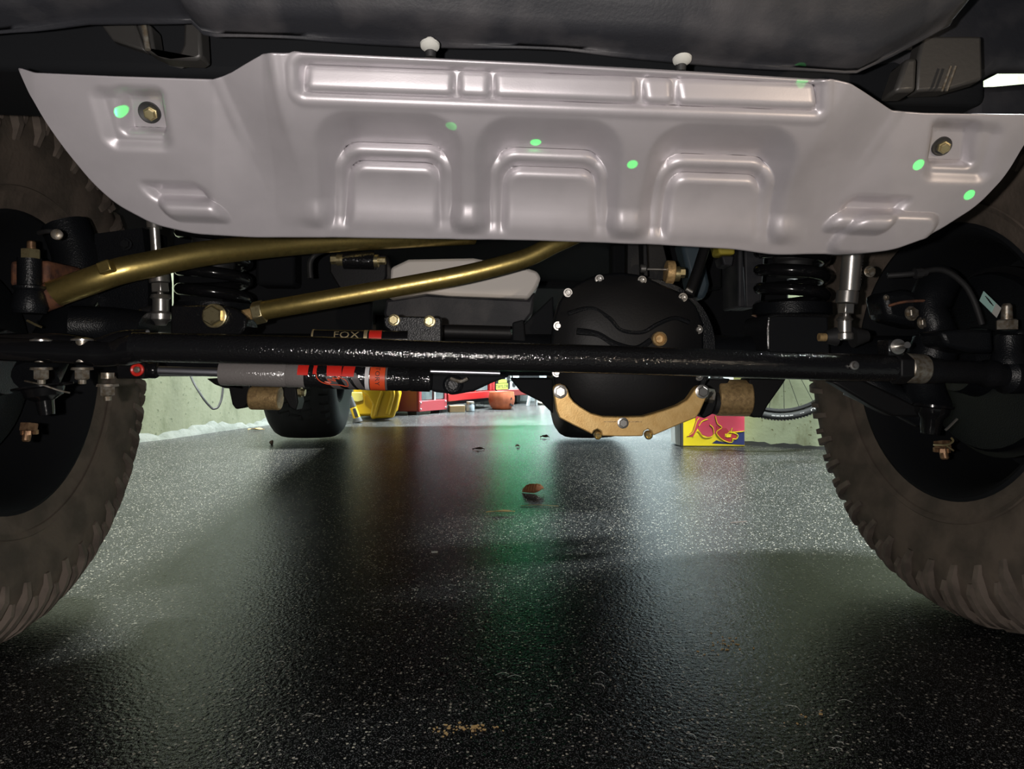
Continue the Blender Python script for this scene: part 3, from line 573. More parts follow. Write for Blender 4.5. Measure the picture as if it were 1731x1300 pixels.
# upper mount right of centre
rm = mk('track_bar_mount', G().prism(poly([(1086, 405), (1094, 405), (1096, 468), (1088, 466)], 1.17), (0, .04, 0)).prism(poly([(1060, 410), (1120, 405), (1135, 470), (1100, 480), (1060, 468)], 1.24), (0, .03, 0)), 'satin_black', car, bevel=.002)
mk('mount_bolt', G().tube([P(1094, 455, 1.165), P(1126, 455.5, 1.165)], R(2.4, 1.16), 10).tube([P(1083, 454, 1.165), P(1091, 454, 1.165)], R(7, 1.16), 14), 'steel', rm)
mk('washer', G().tube([P(1125, 460, 1.165), P(1139, 461, 1.165)], R(20, 1.16), 24), 'bronze_sleeve', rm, bevel=.0015)
mk('bolt', G().tube([P(1139, 463, 1.165), P(1148, 463, 1.165)], R(13, 1.16), 24).tube([P(1147, 461, 1.165), P(1157, 461, 1.165)], R(9, 1.16), 6), 'gold_bolt', rm, smooth=25)
mk('brace', G().tube([P(1164, 500, 1.15), P(1180, 455, 1.16), P(1196, 405, 1.18)], R(9, 1.15), 14), 'satin_black', rm)
mk('clip', G().tube([P(1160, 488, 1.145), P(1170, 494, 1.145)], R(4, 1.15), 10), 'steel', rm)
wt = mk('washer_tank', G().prism(poly([(1150, 405), (1185, 405), (1201, 480), (1198, 492), (1190, 508), (1170, 500), (1165, 470)], 1.3), (0, .06, 0)), 'bluegrey_plastic', car, bevel=.008)
mk('yellow_stop', G().prism(poly([(1208, 400), (1243, 400), (1243, 430), (1217, 430)], 1.3), (0, .05, 0)), 'dirty_yellow', car, bevel=.004)
mk('stop_foot', G().prism(poly([(1220, 432), (1242, 432), (1238, 450), (1224, 448)], 1.3), (0, .05, 0)), 'bumper_plastic', car, bevel=.003)
# belly: off-white crossmember and dark pan behind
bel = mk('belly_skid', G().prism(poly([(660, 452), (690, 438), (800, 436), (880, 450), (908, 458), (915, 470), (905, 490), (893, 505), (760, 500), (720, 496), (656, 506)], 1.30), (0, .25, 0)), 'offwhite_paint', car, bevel=.006)
tag(bel, 'off-white painted belly skid')
mk('transmission_pan', G().prism(poly([(652, 507), (720, 497), (893, 506), (905, 492), (900, 530), (880, 556), (760, 562), (660, 556), (648, 530)], 1.33), (0, .4, 0)), 'bumper_plastic', car, bevel=.006)
# lower control arm bushings
def lowarm(bx0, bx1, by, d, rr_, pl):
    a = mk('control_arm_bushing', G().tube([P(bx0, by, d), P(bx1, by + 1, d)], R(rr_, d), 32), 'bronze_sleeve', car, bevel=.003)
    for pts, t in pl: mk('arm_bracket', G().prism(poly(pts, d - R(rr_, d) * .6), (0, t, 0)), 'satin_black', a, bevel=.003)
    return a
a1 = lowarm(424, 474, 672, 1.3, 20.5, [([(348, 640), (410, 640), (414, 660), (378, 656), (362, 650)], .05), ([(385, 650), (424, 650), (420, 680), (412, 690), (398, 692), (392, 684)], .05), ([(478, 648), (500, 650), (504, 680), (500, 695), (490, 690), (478, 670)], .04)])
mk('bolt', G().tube([P(414, 662, 1.3), P(424, 664, 1.3)], R(9, 1.3), 16).tube([P(496, 662, 1.3), P(510, 662, 1.3)], R(9, 1.3), 6).tube([P(508, 663, 1.3), P(516, 664, 1.3)], R(6, 1.3), 12), 'gold_bolt', a1, smooth=25)
a2 = lowarm(1210, 1266, 672, 1.3, 31, [([(1180, 640), (1235, 640), (1215, 675), (1205, 700), (1190, 708), (1182, 700), (1190, 680)], .05), ([(1266, 640), (1330, 640), (1320, 655), (1298, 686), (1288, 706), (1272, 706), (1264, 690)], .05), ([(1186, 664), (1204, 660), (1208, 678), (1196, 686), (1188, 680)], .03)])
mk('bolt', G().tube([P(1194, 668, 1.27), P(1206, 670, 1.27)], R(12, 1.27), 6), 'dull_steel', a2, smooth=25)
mk('sleeve_core', G().tube([P(1206, 680, 1.29), P(1213, 681, 1.29)], R(20, 1.29), 24), 'rubber_black', a2)

# --- wheels
PROF = [(.03, .224), (.006, .226), (0, .236), (-.003, .246), (-.014, .285), (-.024, .32), (-.026, .35), (-.018, .383), (0, .408), (.024, .422), (.05, .427), (.10, .43), (.16, .431), (.22, .43), (.27, .427), (.296, .422), (.32, .408), (.338, .383), (.346, .35), (.336, .3), (.32, .24), (.30, .224)]
def ring(prof, n=96):
    vs = []; fs = []; k = len(prof)
    for w_, r in prof:
        for j in range(n):
            a = 2 * PI * j / n; vs.append((w_, math.cos(a) * r, math.sin(a) * r))
    for i in range(k - 1):
        for j in range(n): fs.append((i * n + j, i * n + (j + 1) % n, (i + 1) * n + (j + 1) % n, (i + 1) * n + j))
    return G().add(vs, fs)
pw = np.array(PROF); plen = np.concatenate([[0], np.cumsum(np.hypot(*np.diff(pw, axis=0).T))])
def pat(s):
    w_, r = np.interp(s, plen, pw[:, 0]), np.interp(s, plen, pw[:, 1]); e = .004
    dw = np.interp(s + e, plen, pw[:, 0]) - np.interp(s - e, plen, pw[:, 0]); dr = np.interp(s + e, plen, pw[:, 1]) - np.interp(s - e, plen, pw[:, 1])
    l = math.hypot(dw, dr); return w_, r, -dr / l, dw / l
def lug(s0, s1, hw0, hw1, slant, hgt, k=4, bent=0.0):
    g = G(); vs = []; fs = []
    for i in range(k + 1):
        t = i / k; w_, r, nw, nr = pat(s0 + (s1 - s0) * t); hw = hw0 + (hw1 - hw0) * t; c = slant * (t - .5) + bent * math.sin(t * PI)
        hh = hgt * (0.35 if i in (0,) else 1.0)
        for off, lift in ((-hw, -.004), (-hw * .72, hh), (hw * .72, hh), (hw, -.004)):
            a = c / .4 + off / r; rr_ = r + nr * lift; ww = w_ + nw * lift
            vs.append((ww, math.cos(a) * rr_, math.sin(a) * rr_))
    for i in range(k):
        for j in range(3): fs.append((i * 4 + j, i * 4 + j + 1, i * 4 + j + 5, i * 4 + j + 4))
    fs += [(0, 1, 2, 3), (k * 4 + 3, k * 4 + 2, k * 4 + 1, k * 4)]
    return g.add(vs, fs)
def child_copy(src, parent, rx):
    o = src.copy(); COL.objects.link(o); o.parent = parent; o.matrix_parent_inverse = Matrix.Identity(4); o.matrix_basis = Matrix.Rotation(rx, 4, 'X'); return o
S_R = {r: float(np.interp(r, pw[:11, 1], plen[:11])) for r in (.27, .30, .335, .355, .362, .37, .385, .395, .41, .418, .425)}
s_sh = float(plen[9]); s_tr = float(plen[10])
def wheel(C, side, front):
    out = AX * side; fwd = UP.cross(out)
    Mw = Matrix(((out.x, fwd.x, 0, C.x), (out.y, fwd.y, 0, C.y), (0, 0, 1, C.z), (0, 0, 0, 1)))
    rub, lugm = ('tyre_rubber', 'tyre_lug') if front else ('tyre_black', 'tyre_black')
    t = mk('tyre', ring(PROF), rub); t.parent = car; t.matrix_parent_inverse = WM['car'].inverted(); t.matrix_basis = Mw; WM[t.name] = Mw
    rim = mk('wheel_rim', ring([(.0, .236), (-.002, .230), (.004, .222), (.03, .212), (.06, .205), (.14, .2), (.20, .196), (.215, .17), (.205, .10), (.19, .06), (.19, .001)], 72), 'dull_black')
    rim.parent = car; rim.matrix_parent_inverse = WM['car'].inverted(); rim.matrix_basis = Mw; WM[rim.name] = Mw
    if front:
        n = 40; protos = []
        specs = [('sidewall_lug', lug(S_R[.335], S_R[.425], .0070, .0125, .034, .0105, 6), 2 * PI / n, 0.0),
                 ('sidewall_lug', lug(S_R[.362], S_R[.425], .0055, .0105, .026, .0095, 6), 2 * PI / n, .45),
                 ('tread_block', lug(s_sh - .012, s_tr + .055, .020, .017, .006, .013, 5), 2 * PI / n, .2),
                 ('rim_guard', lug(S_R[.27] - .006, S_R[.27] + .004, .028, .028, 0, .004, 2), 2 * PI / 14, .3)]
        for nm, g, st, ph in specs:
            cnt = int(round(2 * PI / st)); first = None
            if nm == 'rim_guard': continue
            for i in range(cnt):
                a = st * (i + ph)
                if first is None:
                    first = mk(nm, g, lugm, None, smooth=30); first.parent = t; first.matrix_parent_inverse = Matrix.Identity(4); first.matrix_basis = Matrix.Rotation(a, 4, 'X')
                else: child_copy(first, t, a)
        mk_c = G()
        for row, s in enumerate((s_tr + .075, s_tr + .125, s_tr + .17)):
            for i in range(n):
                a = 2 * PI * (i + row * .37) / n; g = lug(s, s + .038, .022, .018, .01 * (-1) ** row, .012, 2)
                ca, sa = math.cos(a), math.sin(a)
                mk_c.add([(x, y * ca - z * sa, y * sa + z * ca) for x, y, z in g.v], g.f)
        tr_ = mk('centre_tread', mk_c, lugm, None, smooth=30); tr_.parent = t; tr_.matrix_parent_inverse = Matrix.Identity(4); tr_['kind'] = 'stuff'
        rb_ = mk('bead_ring', ring([(-.0105, .262), (-.0125, .266), (-.0145, .27), (-.0125, .272)], 96), rub, None); rb_.parent = t; rb_.matrix_parent_inverse = Matrix.Identity(4)
    else:
        base = PI if fwd.y > 0 else 0.0
        for row, s in enumerate((s_sh - .02, s_tr + .04, s_tr + .095, s_tr + .15, s_tr + .205)):
            first = None
            for i in range(-7, 6):
                a = base + (i + row * .4 + .3) * .125 * (1)
                if first is None:
                    first = mk('tread_block', lug(s, s + .045, .021, .019, .012 * (-1) ** row, .013, 2), lugm, None, smooth=30); first.parent = t; first.matrix_parent_inverse = Matrix.Identity(4); first.matrix_basis = Matrix.Rotation(a, 4, 'X')
                else: child_copy(first, t, a)
    return t, rim, Mw, out
WL = Vector((-.765, 1.085, .443)); WR = Vector((.736, 1.19, .443))
tl, rimL, ML, outL = wheel(WL, -1, True)
trr, rimR, MR, outR = wheel(WR, 1, True)
RL = P(528, 605, 3.98); RRr = P(990, 605, 4.0)
mid = (RL + RRr) / 2
c_l = P(528, 605, 3.82) + AX * .15; c_l.z = .441
c_r = P(992, 605, 3.82) - AX * .15; c_r.z = .441
wheel(c_l, -1, False); wheel(c_r, 1, False)
mk('rear_axle', G().tube([c_l + Vector((0, 0, .02)), c_r + Vector((0, 0, .02))], .04, 20).ball((c_l + c_r) / 2 + Vector((.05, 0, .03)), .14, 20), 'dull_black', car)

# --- brakes and steering knuckles inside the front wheels
def loc(Mw, w_, y, z): return Mw @ Vector((w_, y, z))
for Mw, rimo, side in ((ML, rimL, -1), (MR, rimR, 1)):
    o = Mw.to_3x3() @ Vector((1, 0, 0))
    mk('brake_disc', G().revolve(loc(Mw, .10, 0, 0), o, [(0, .165), (.02, .165), (.02, .05), (.03, .04)], 48), 'satin_black', rimo)
    mk('dust_shield', G().revolve(loc(Mw, .075, 0, 0), o, [(.01, .155), (0, .15), (-.006, .11), (-.012, .06), (-.03, .055), (-.05, .05), (-.05, 0)], 40), 'cast_black', rimo)
kn = mk('steering_knuckle', G().tube(smoothpath([P(1590, 470, 1.12), P(1570, 520, 1.1), P(1585, 570, 1.09), P(1560, 640, 1.1), P(1575, 690, 1.12)], 5), [.03] * 5 + [.026] * 5 + [.034] * 5 + [.03] * 6, 16).tube(smoothpath([P(1440, 640, 1.15), P(1500, 668, 1.13), P(1560, 700, 1.12)], 5), [.03] * 5 + [.024] * 6, 14), 'cast_black', car)
mk('control_strap', G().prism(poly([(1405, 645), (1455, 640), (1560, 690), (1555, 706), (1510, 704), (1480, 690)], 1.1), (0, .03, 0)), 'satin_black', kn, bevel=.004)
mk('ball_joint', G().revolve(P(1577, 684, 1.09), (-.1, 0, -1), [(0, R(32, 1.09)), (R(4, 1.09), R(32, 1.09)), (R(6, 1.09), R(27, 1.09)), (R(16, 1.09), R(25, 1.09)), (R(24, 1.09), R(18, 1.09)), (R(50, 1.09), R(14, 1.09)), (R(52, 1.09), 0)], 32), 'gloss_black', kn)
def castle(p, r, parent):
    g = G().revolve(p, (0, -.25, -1), [(0, r), (r * .9, r), (r * .95, r * .6)], 6)
    for k in range(6):
        a = k * PI / 3; g.box(Vector(p) + Vector((math.cos(a) * r * .72, math.sin(a) * r * .72, -r * 1.05)), (r * .42, r * .42, r * .5), a)
    g.revolve(Vector(p) + Vector((0, -.004, -r * .9)), (0, -.25, -1), [(0, r * .5), (r * 1.1, r * .46), (r * 1.25, r * .3), (r * 1.25, 0)], 14)
    return mk('castle_nut', g, 'copper', parent, smooth=25)
cn = castle(P(1592, 746, 1.07), R(14, 1.07), kn)
mk('cotter_pin', G().tube(smoothpath([P(1578, 752, 1.055), P(1600, 752, 1.05), P(1611, 746, 1.05), P(1608, 740, 1.05)], 4), R(1.8, 1.05), 6).tube([P(1600, 754, 1.05), P(1612, 762, 1.05)], R(1.6, 1.05), 6), 'gold_bolt', kn)
mk('brake_line_clip', G().tube(smoothpath([P(1598, 727, 1.06), P(1604, 722, 1.06), P(1618, 708, 1.06)], 4), R(2.2, 1.06), 6), 'steel', kn)
ts = mk('rod_end_stud', G().revolve(P(1706, 615, .985), (0, 0, 1), [(0, R(28, .98)), (R(14, .98), R(26, .98)), (R(20, .98), R(22, .98)), (R(48, .98), R(22, .98)), (R(50, .98), R(17, .98)), (R(50, .98), 0)], 28), 'cast_black', tr)
mk('stud_nut', G().revolve(P(1702, 557, .985), (0, 0, 1), [(0, R(17, .98)), (R(15, .98), R(17, .98)), (R(17, .98), R(14, .98)), (R(17, .98), 0)], 6).revolve(P(1702, 541, .985), (0, 0, 1), [(0, R(9, .98)), (R(24, .98), R(8, .98)), (R(28, .98), R(5, .98)), (R(28, .98), 0)], 16), 'dull_steel', tr, smooth=25)
mk('knuckle_arm', G().prism(poly([(1640, 555), (1680, 556), (1682, 598), (1640, 596), (1600, 585), (1590, 560)], 1.0), (0, .06, 0)).prism(poly([(1722, 556), (1760, 556), (1760, 600), (1722, 600)], .98), (0, .06, 0)), 'cast_black', kn, bevel=.006)
mk('brake_hose', G().tube(smoothpath([P(1500, 466, 1.08), P(1540, 463, 1.07), P(1590, 456, 1.07), P(1625, 476, 1.07), P(1645, 505, 1.07), P(1660, 548, 1.07)], 6), R(5, 1.07), 12), 'rubber_black', kn)
mk('hose_fitting', G().tube([P(1546, 462, 1.065), P(1558, 461, 1.065)], R(9, 1.06), 8).tube([P(1557, 461, 1.065), P(1566, 460, 1.065)], R(7, 1.06), 16), 'rubber_black', kn, smooth=25)
mk('caliper', G().prism(poly([(1490, 495), (1530, 488), (1575, 500), (1590, 540), (1560, 556), (1500, 540)], 1.1), (0, .06, 0)), 'cast_black', kn, bevel=.01)
for x, y, r in ((1540, 530, 12), (1559, 546, 10), (1498, 503, 5)): bolt('bolt', P(x, y, 1.085), (.3, -1, .1), R(r * .8, 1.08), kn, m='dull_steel', washer=1.3)
mk('rust_edge', G().tube(smoothpath([P(1502, 517, 1.09), P(1530, 510, 1.085), P(1575, 508, 1.085)], 4), R(2.4, 1.08), 6), 'rust', kn)
bolt('bolt', P(1470, 459, 1.06), (0, -1, 0), R(8, 1.06), kn, m='dull_steel', washer=1.2)
sb = mk('stud_bracket', G().prism(poly([(1502, 574), (1528, 574), (1530, 602), (1502, 602)], .935), (0, .03, 0)), 'wrinkle_black', tr, bevel=.002)
mk('stud', G().revolve(P(1517, 586, .934), (0, -1, 0), [(0, R(13, .93)), (.002, R(13, .93)), (.0025, R(9, .93)), (.006, R(9, .93)), (.0062, R(5, .93))], 22).tube([P(1518, 586, .93), P(1534, 583, .905)], R(5.5, .92), 12), 'steel', tr)
tg = mk('paper_tag', G().prism(poly([(1663, 492), (1693, 521), (1685, 537), (1656, 508)], 1.06), (0, .001, 0)), 'tag_green', kn)
mk('tag_code', G().prism(poly([(1684, 513), (1693, 521), (1685, 537), (1677, 529)], 1.0585), (0, .001, 0)), 'paper_white', kn)
tl_ = G()
for k in range(4):
    a_ = P(1669 + k * 2.2, 507 + k * 3.1 - 3, 1.0588); tl_.box(a_, (.009, .0005, .0011), rot=Matrix.Rotation(.78, 3, 'Y'))
mk('tag_text', tl_, 'rubber_black', kn, smooth=0)
# left knuckle
kl = mk('steering_knuckle', G().tube(smoothpath([P(110, 380, 1.12), P(130, 440, 1.12), P(120, 520, 1.1), P(90, 580, 1.04), P(60, 640, .98)], 5), [.035] * 10 + [.03] * 11, 16).tube(smoothpath([P(250, 560, 1.08), P(190, 552, 1.08), P(120, 550, 1.06)], 5), .03, 16).prism(poly([(160, 395), (240, 385), (250, 470), (250, 560), (190, 560), (160, 500)], 1.12), (0, .08, 0)), 'cast_black', car)
mk('ball_joint', G().revolve(P(72, 652, .93), (.15, 0, -1), [(0, R(45, .93)), (R(3, .93), R(45, .93)), (R(5, .93), R(32, .93)), (R(18, .93), R(28, .93)), (R(26, .93), R(14, .93)), (R(50, .93), R(12, .93)), (R(50, .93), 0)], 32), 'gloss_black', kl)
castle(P(50, 716, .93), R(14, .93), kl)
mk('flange_edge', G().tube(smoothpath([P(42, 644, .9), P(70, 650, .89), P(100, 660, .9), P(118, 664, .91)], 4), R(1.6, .9), 6), 'dull_steel', kl)
mk('drag_link_stud', G().revolve(P(50, 530, .975), (0, 0, 1), [(0, R(24, .97)), (R(10, .97), R(28, .97)), (R(30, .97), R(24, .97)), (R(38, .97), R(21, .97)), (R(42, .97), R(25, .97)), (R(46, .97), R(25, .97)), (R(48, .97), R(18, .97)), (R(94, .97), R(18, .97)), (R(94, .97), 0)], 28), 'cast_black', b1)
mk('stud_nut', G().revolve(P(52, 437, .97), (0, 0, 1), [(0, R(15, .97)), (R(15, .97), R(15, .97)), (R(16, .97), R(12, .97)), (R(16, .97), 0)], 6), 'gold_bolt', b1, smooth=25)
mk('stud_tip', G().revolve(P(53, 421, .97), (0, 0, 1), [(0, R(7, .97)), (R(12, .97), R(6.5, .97)), (R(14, .97), R(4, .97)), (R(14, .97), 0)], 14), 'copper', b1)
mk('knuckle_boss', G().prism(poly([(15, 440), (82, 440), (80, 480), (15, 485)], .99), (0, .08, 0)), 'rust', kl, bevel=.006)
mk('cotter_pin', G().tube([P(46, 542, .935), P(60, 549, .93), P(70, 553, .93)], R(2, .93), 6), 'gold_bolt', kl)
mk('brake_hose', G().tube(smoothpath([P(66, 394, .98), P(80, 391, .97), P(95, 393, .97), P(100, 402, .97)], 5), R(4, .97), 10), 'rubber_black', kl)
mk('hose_fitting', G().revolve(P(97, 397, .965), (.4, -1, 0), [(0, R(9, .97)), (.004, R(9, .97)), (.006, R(5, .97)), (.006, 0)], 16), 'dull_steel', kl)
bolt('bolt', P(213, 413, 1.1), (0, -1, 0), R(8, 1.1), kl, m='dull_black', washer=1.25)

# --- bumper, tow hooks, underbody, fenders, body
def bumper():
    def fn(u, v):
        px = -160 + 1760 * u; edge = np.interp(px, [-160, 0, 60, 150, 230, 330, 352, 500, 720, 950, 1150, 1300, 1440, 1500, 1600], [70, 58, 52, 38, 37, 38, 62, 66, 76, 86, 103, 116, 126, 96, 40])
        d = .60 + .05 * u; p = P(px, edge, d)
        prof = [(0, 0), (-.004, .004), (-.03, .012), (-.045, .03), (-.055, .05), (-.075, .058), (-.085, .08), (-.09, .14), (-.09, .26)]
        k = v * (len(prof) - 1); i = min(int(k), len(prof) - 2); t = k - i
        q = (prof[i][0] + (prof[i + 1][0] - prof[i][0]) * t, prof[i][1] + (prof[i + 1][1] - prof[i][1]) * t)
        wav = .004 * math.sin(u * 23) * math.sin(v * 6)
        return p + Vector((0, q[0] + wav, q[1]))
    return G().grid(fn, 90, 32)
bp_ = mk('front_bumper', bumper(), 'bumper_plastic', car, smooth=50, solid=.004)
for x, y in ((727, 74), (1153, 98)):
    p = P(x, y, .606 + .02 * (x - 727) / 400)
    mk('push_clip', G().revolve(p, (0, -.25, -1), [(-.004, R(8, .6)), (0, R(8, .6)), (.001, R(17, .6)), (.003, R(16, .6)), (.005, R(9, .6)), (.005, 0)], 24), 'paper_white', bp_)
    mk('clip_stem', G().revolve(p + Vector((0, .004, -.004)), (0, .1, -1), [(0, R(10, .6)), (.006, R(9, .6)), (.006, 0)], 14), 'rubber_black', bp_)
def hook(pts, d, t): return G().prism(poly(pts, d), (0, t, 0))
hk = [(300, 100), (330, 101), (341, 96), (337, 30), (318, 30), (310, 38), (309, 75), (303, 88), (288, 94), (270, 90), (260, 80), (254, 40), (228, 38), (245, 85), (275, 98)]
mk('tow_hook', hook(hk, .66, .022), 'hook_metal', car, bevel=.003)
mk('hook_gusset', hook([(170, 42), (228, 38), (245, 86), (190, 68)], .67, .012), 'hook_metal', car, bevel=.002)
mk('hook_spring', G().tube([P(243, 40, .655), P(250, 84, .655)], R(5, .65), 10), 'dull_steel', car)
mk('tow_hook', hook([(1512, 155), (1532, 98), (1552, 96), (1549, 154)], .68, .03), 'hook_metal', car, bevel=.004)
mk('hook_gusset', hook([(1552, 96), (1560, 60), (1660, 60), (1662, 134), (1600, 152), (1549, 154)], .70, .02), 'hook_metal', car, bevel=.003)
mk('hook_spring', G().tube([P(1607, 112, .69), P(1592, 154, .69)], R(2, .7), 8).tube([P(1615, 112, .69), P(1600, 154, .69)], R(2, .7), 8), 'dull_steel', car)
mk('bumper_end', hook([(1430, -60), (1800, -60), (1800, 112), (1690, 112), (1668, 134), (1600, 120), (1520, 100), (1440, 118)], .76, .03), 'bumper_plastic', car, bevel=.01)
mk('fender_edge', hook([(1650, 142), (1690, 141), (1800, 131), (1800, 230), (1640, 230)], .80, .03), 'bumper_plastic', car, bevel=.01)
# frame crossmember above the skid, underbody pan
def carpt(x, y, z): return Vector((0, 1.13, 0)) + AX * x + FW * y + UP * z
def carbox(x0, x1, y0, y1, z0, z1): return G().prism([carpt(x0, y0, z0), carpt(x1, y0, z0), carpt(x1, y1, z0), carpt(x0, y1, z0)], (0, 0, z1 - z0))
mk('underbody', carbox(-.62, .62, .75, 3.75, .64, .68), 'dull_black', car, bevel=.01)
mk('frame_rail', carbox(-.50, -.42, .35, 3.7, .60, .70), 'dull_black', car, bevel=.008)
mk('frame_rail', carbox(.42, .50, .35, 3.7, .60, .70), 'dull_black', car, bevel=.008)
mk('engine_bay_shield', G().prism([carpt(-.6, -.1, .78), carpt(.6, -.1, .78), carpt(.6, .85, .645), carpt(-.6, .85, .645)], (0, 0, .03)), 'dull_black', car)
mk('front_crossmember', carbox(-.80, .50, -.40, -.25, .735, .84), 'dull_black', car, bevel=.01)
mk('gearbox', carbox(-.16, .14, 1.0, 1.8, .50, .68), 'dull_black', car, bevel=.03)
mk('engine_bay_blocker', carbox(-.30, .30, .05, .70, .82, 1.02), 'dull_black', car, bevel=.02)  # hidden dark box, added to keep lamp light off the floor below
mk('fender_light_blocker', carbox(-.63, -.60, -.38, .90, .83, 1.1), 'dull_black', car, bevel=.004)  # unseen panels on both sides, added to stop lamp light leaking past the hood
mk('fender_light_blocker', carbox(.60, .63, -.38, .90, .83, 1.1), 'dull_black', car, bevel=.004)
mk('rear_bumper', carbox(-.75, .75, 3.62, 3.80, .60, .74), 'satin_black', car, bevel=.02)
mk('fuel_tank', carbox(-.42, .42, 2.0, 2.75, .52, .66), 'dull_black', car, bevel=.03)
for s in (-1, 1):
    mk('wheel_liner', carbox(min(s * .27, s * .69), max(s * .27, s * .69), .42, .46, .47, 1.05), 'dull_black', car, bevel=.006)
    f = G()
    def arch(u, v, s=s):
        a = math.radians(20 + 140 * u); return carpt(s * (.60 + .30 * v), -math.cos(a) * .58, .52 + math.sin(a) * .52 + .02 * v)
    mk('fender_flare', G().grid(arch, 24, 4), 'dull_black', car, solid=.01)
    mk('side_sill', carbox(s * .74 - .05, s * .74 + .05, .75, 2.35, .60, .70), 'satin_black', car, bevel=.02)
mk('body', carbox(-.62, .62, -.45, 1.05, 1.03, 1.18).prism([carpt(-.74, .8, .68), carpt(.74, .8, .68), carpt(.74, 3.66, .68), carpt(-.74, 3.66, .68)], (0, 0, .55)), 'gloss_black', car, bevel=.03, seg=3)
mk('cabin', carbox(-.68, .68, 1.25, 3.6, 1.2, 1.85), 'gloss_black', car, bevel=.06, seg=3)

# ------------------------------------------------------------------ things in the garage
def at(px, d, z=0.0): return Vector(((px - CX) / F * d, d, z))
def dof(py): return F * H / (py - CY)
# yellow tub
yt = empty('yellow_tub', at(632, 5.05))
tag(yt, 'bright yellow moulded plastic tub on the garage floor beside the dark red cabinet', 'tub')
mk('side_flange', G().prism(poly([(613, 655), (668, 650), (674, 660), (675, 668), (671, 688), (665, 706), (634, 707.5), (629, 710), (625.5, 705), (627, 693), (629.5, 684), (622, 671), (610, 661)], 4.97), (0, .05, 0)), 'yellow_plastic', yt, bevel=.012)
mk('tub_body', G().prism(poly([(596, 650), (664, 650), (668, 668), (660, 703), (602, 704), (597, 690)], 5.06), (0, .32, 0)), 'yellow_plastic', yt, bevel=.02)
mk('ridge', G().tube(smoothpath([P(660, 655, 4.96), P(664, 668, 4.96), P(655, 700, 4.96)], 6), .016, 12), 'yellow_plastic', yt)
mk('rib', G().tube(smoothpath([P(646, 662, 4.965), P(640, 680, 4.965), P(634, 703, 4.965)], 6), .012, 12), 'yellow_plastic', yt)
pl_ = mk('lid', G().prism(poly([(593, 663), (612, 663), (614, 677), (604, 680), (596, 678)], 5.04), (0, .02, 0)), 'pale_yellow', yt, bevel=.006)
# work light
wl = empty('work_light', G0(605, 715))
tag(wl, 'yellow and black handheld work light standing tilted in front of the yellow tub', 'flashlight')
dW = dof(714.5)
mk('lamp_head', G().tube([P(588, 659, dW), P(592, 673, dW)], R(3.2, dW), 16), 'white_metal', wl)
mk('neck', G().tube([P(591, 671, dW), P(597, 689, dW)], [R(4.5, dW), R(6, dW)], 16), 'rubber_black', wl, bevel=.003)
mk('battery_body', G().tube([P(596.5, 688, dW), P(603.5, 707, dW)], [R(6, dW), R(6.5, dW)], 8), 'yellow_plastic', wl, bevel=.004)
mk('grip_panel', G().prism([P(595.5, 691, dW - .03), P(601, 689.5, dW - .03), P(605.5, 703.5, dW - .03), P(600, 705.5, dW - .03)], (0, .008, 0)), 'rubber_black', wl, bevel=.003)
mk('base', G().tube([P(603, 706, dW), P(605, 714, dW)], [R(6.5, dW), R(9, dW)], 18), 'rubber_black', wl, bevel=.004)
# red tool cabinet
rc = empty('tool_cabinet', at(715, 5.5))
tag(rc, 'dark red metal tool cabinet with two grey glazed panels, left of the long red bench', 'cabinet')
c0 = G0(706, 701.5); cR = G0(752.5, 697.2); cL = at(655, c0.y + .03)
ur = (cR - c0).normalized(); bk = Vector((-ur.y * -1, ur.x, 0)); bk = Vector((cL - c0)).normalized(); Wd = (cR - c0).length; Dp = .42
zb = .025
mk('carcass', G().prism([c0 + UP * zb, cR + UP * zb, cR + bk * Dp + UP * zb, c0 + bk * Dp + UP * zb], (0, 0, .9)), 'dark_red', rc, bevel=.008)
nf = Vector((ur.y, -ur.x, 0))
def fr(u0, u1, z0, z1, off, t): return G().prism([c0 + ur * (u0 * Wd) + nf * off + UP * z0, c0 + ur * (u1 * Wd) + nf * off + UP * z0, c0 + ur * (u1 * Wd) + nf * (off + t) + UP * z0, c0 + ur * (u0 * Wd) + nf * (off + t) + UP * z0], (0, 0, z1 - z0))
mk('bottom_rail', fr(0, 1, zb, zb + .085, 0.001, .018), 'pink_red', rc, bevel=.004)
mk('side_rail', fr(0, .09, zb + .085, .9, 0.001, .016), 'pink_red', rc, bevel=.003)
mk('side_rail', fr(.92, 1, zb + .085, .9, 0.001, .016), 'pink_red', rc, bevel=.003)
mk('glass_panel', fr(.10, .49, zb + .09, .88, 0.001, .008), 'glass_grey', rc, bevel=.002)
mk('glass_panel', fr(.62, .915, zb + .09, .88, 0.001, .008), 'glass_grey', rc, bevel=.002)
mk('divider', fr(.545, .60, zb + .075, .88, 0.001, .014), 'white_metal', rc, bevel=.002)
for u in (.05, .95):
    for z in (.045, .095): mk('rivet', G().ball(c0 + ur * (u * Wd) + nf * .020 + UP * z, .007, 10), 'white_metal', rc)
for u in (.08, .9): mk('foot', fr(u - .05, u + .05, 0, zb + .004, -.12, .10), 'rubber_black', rc)
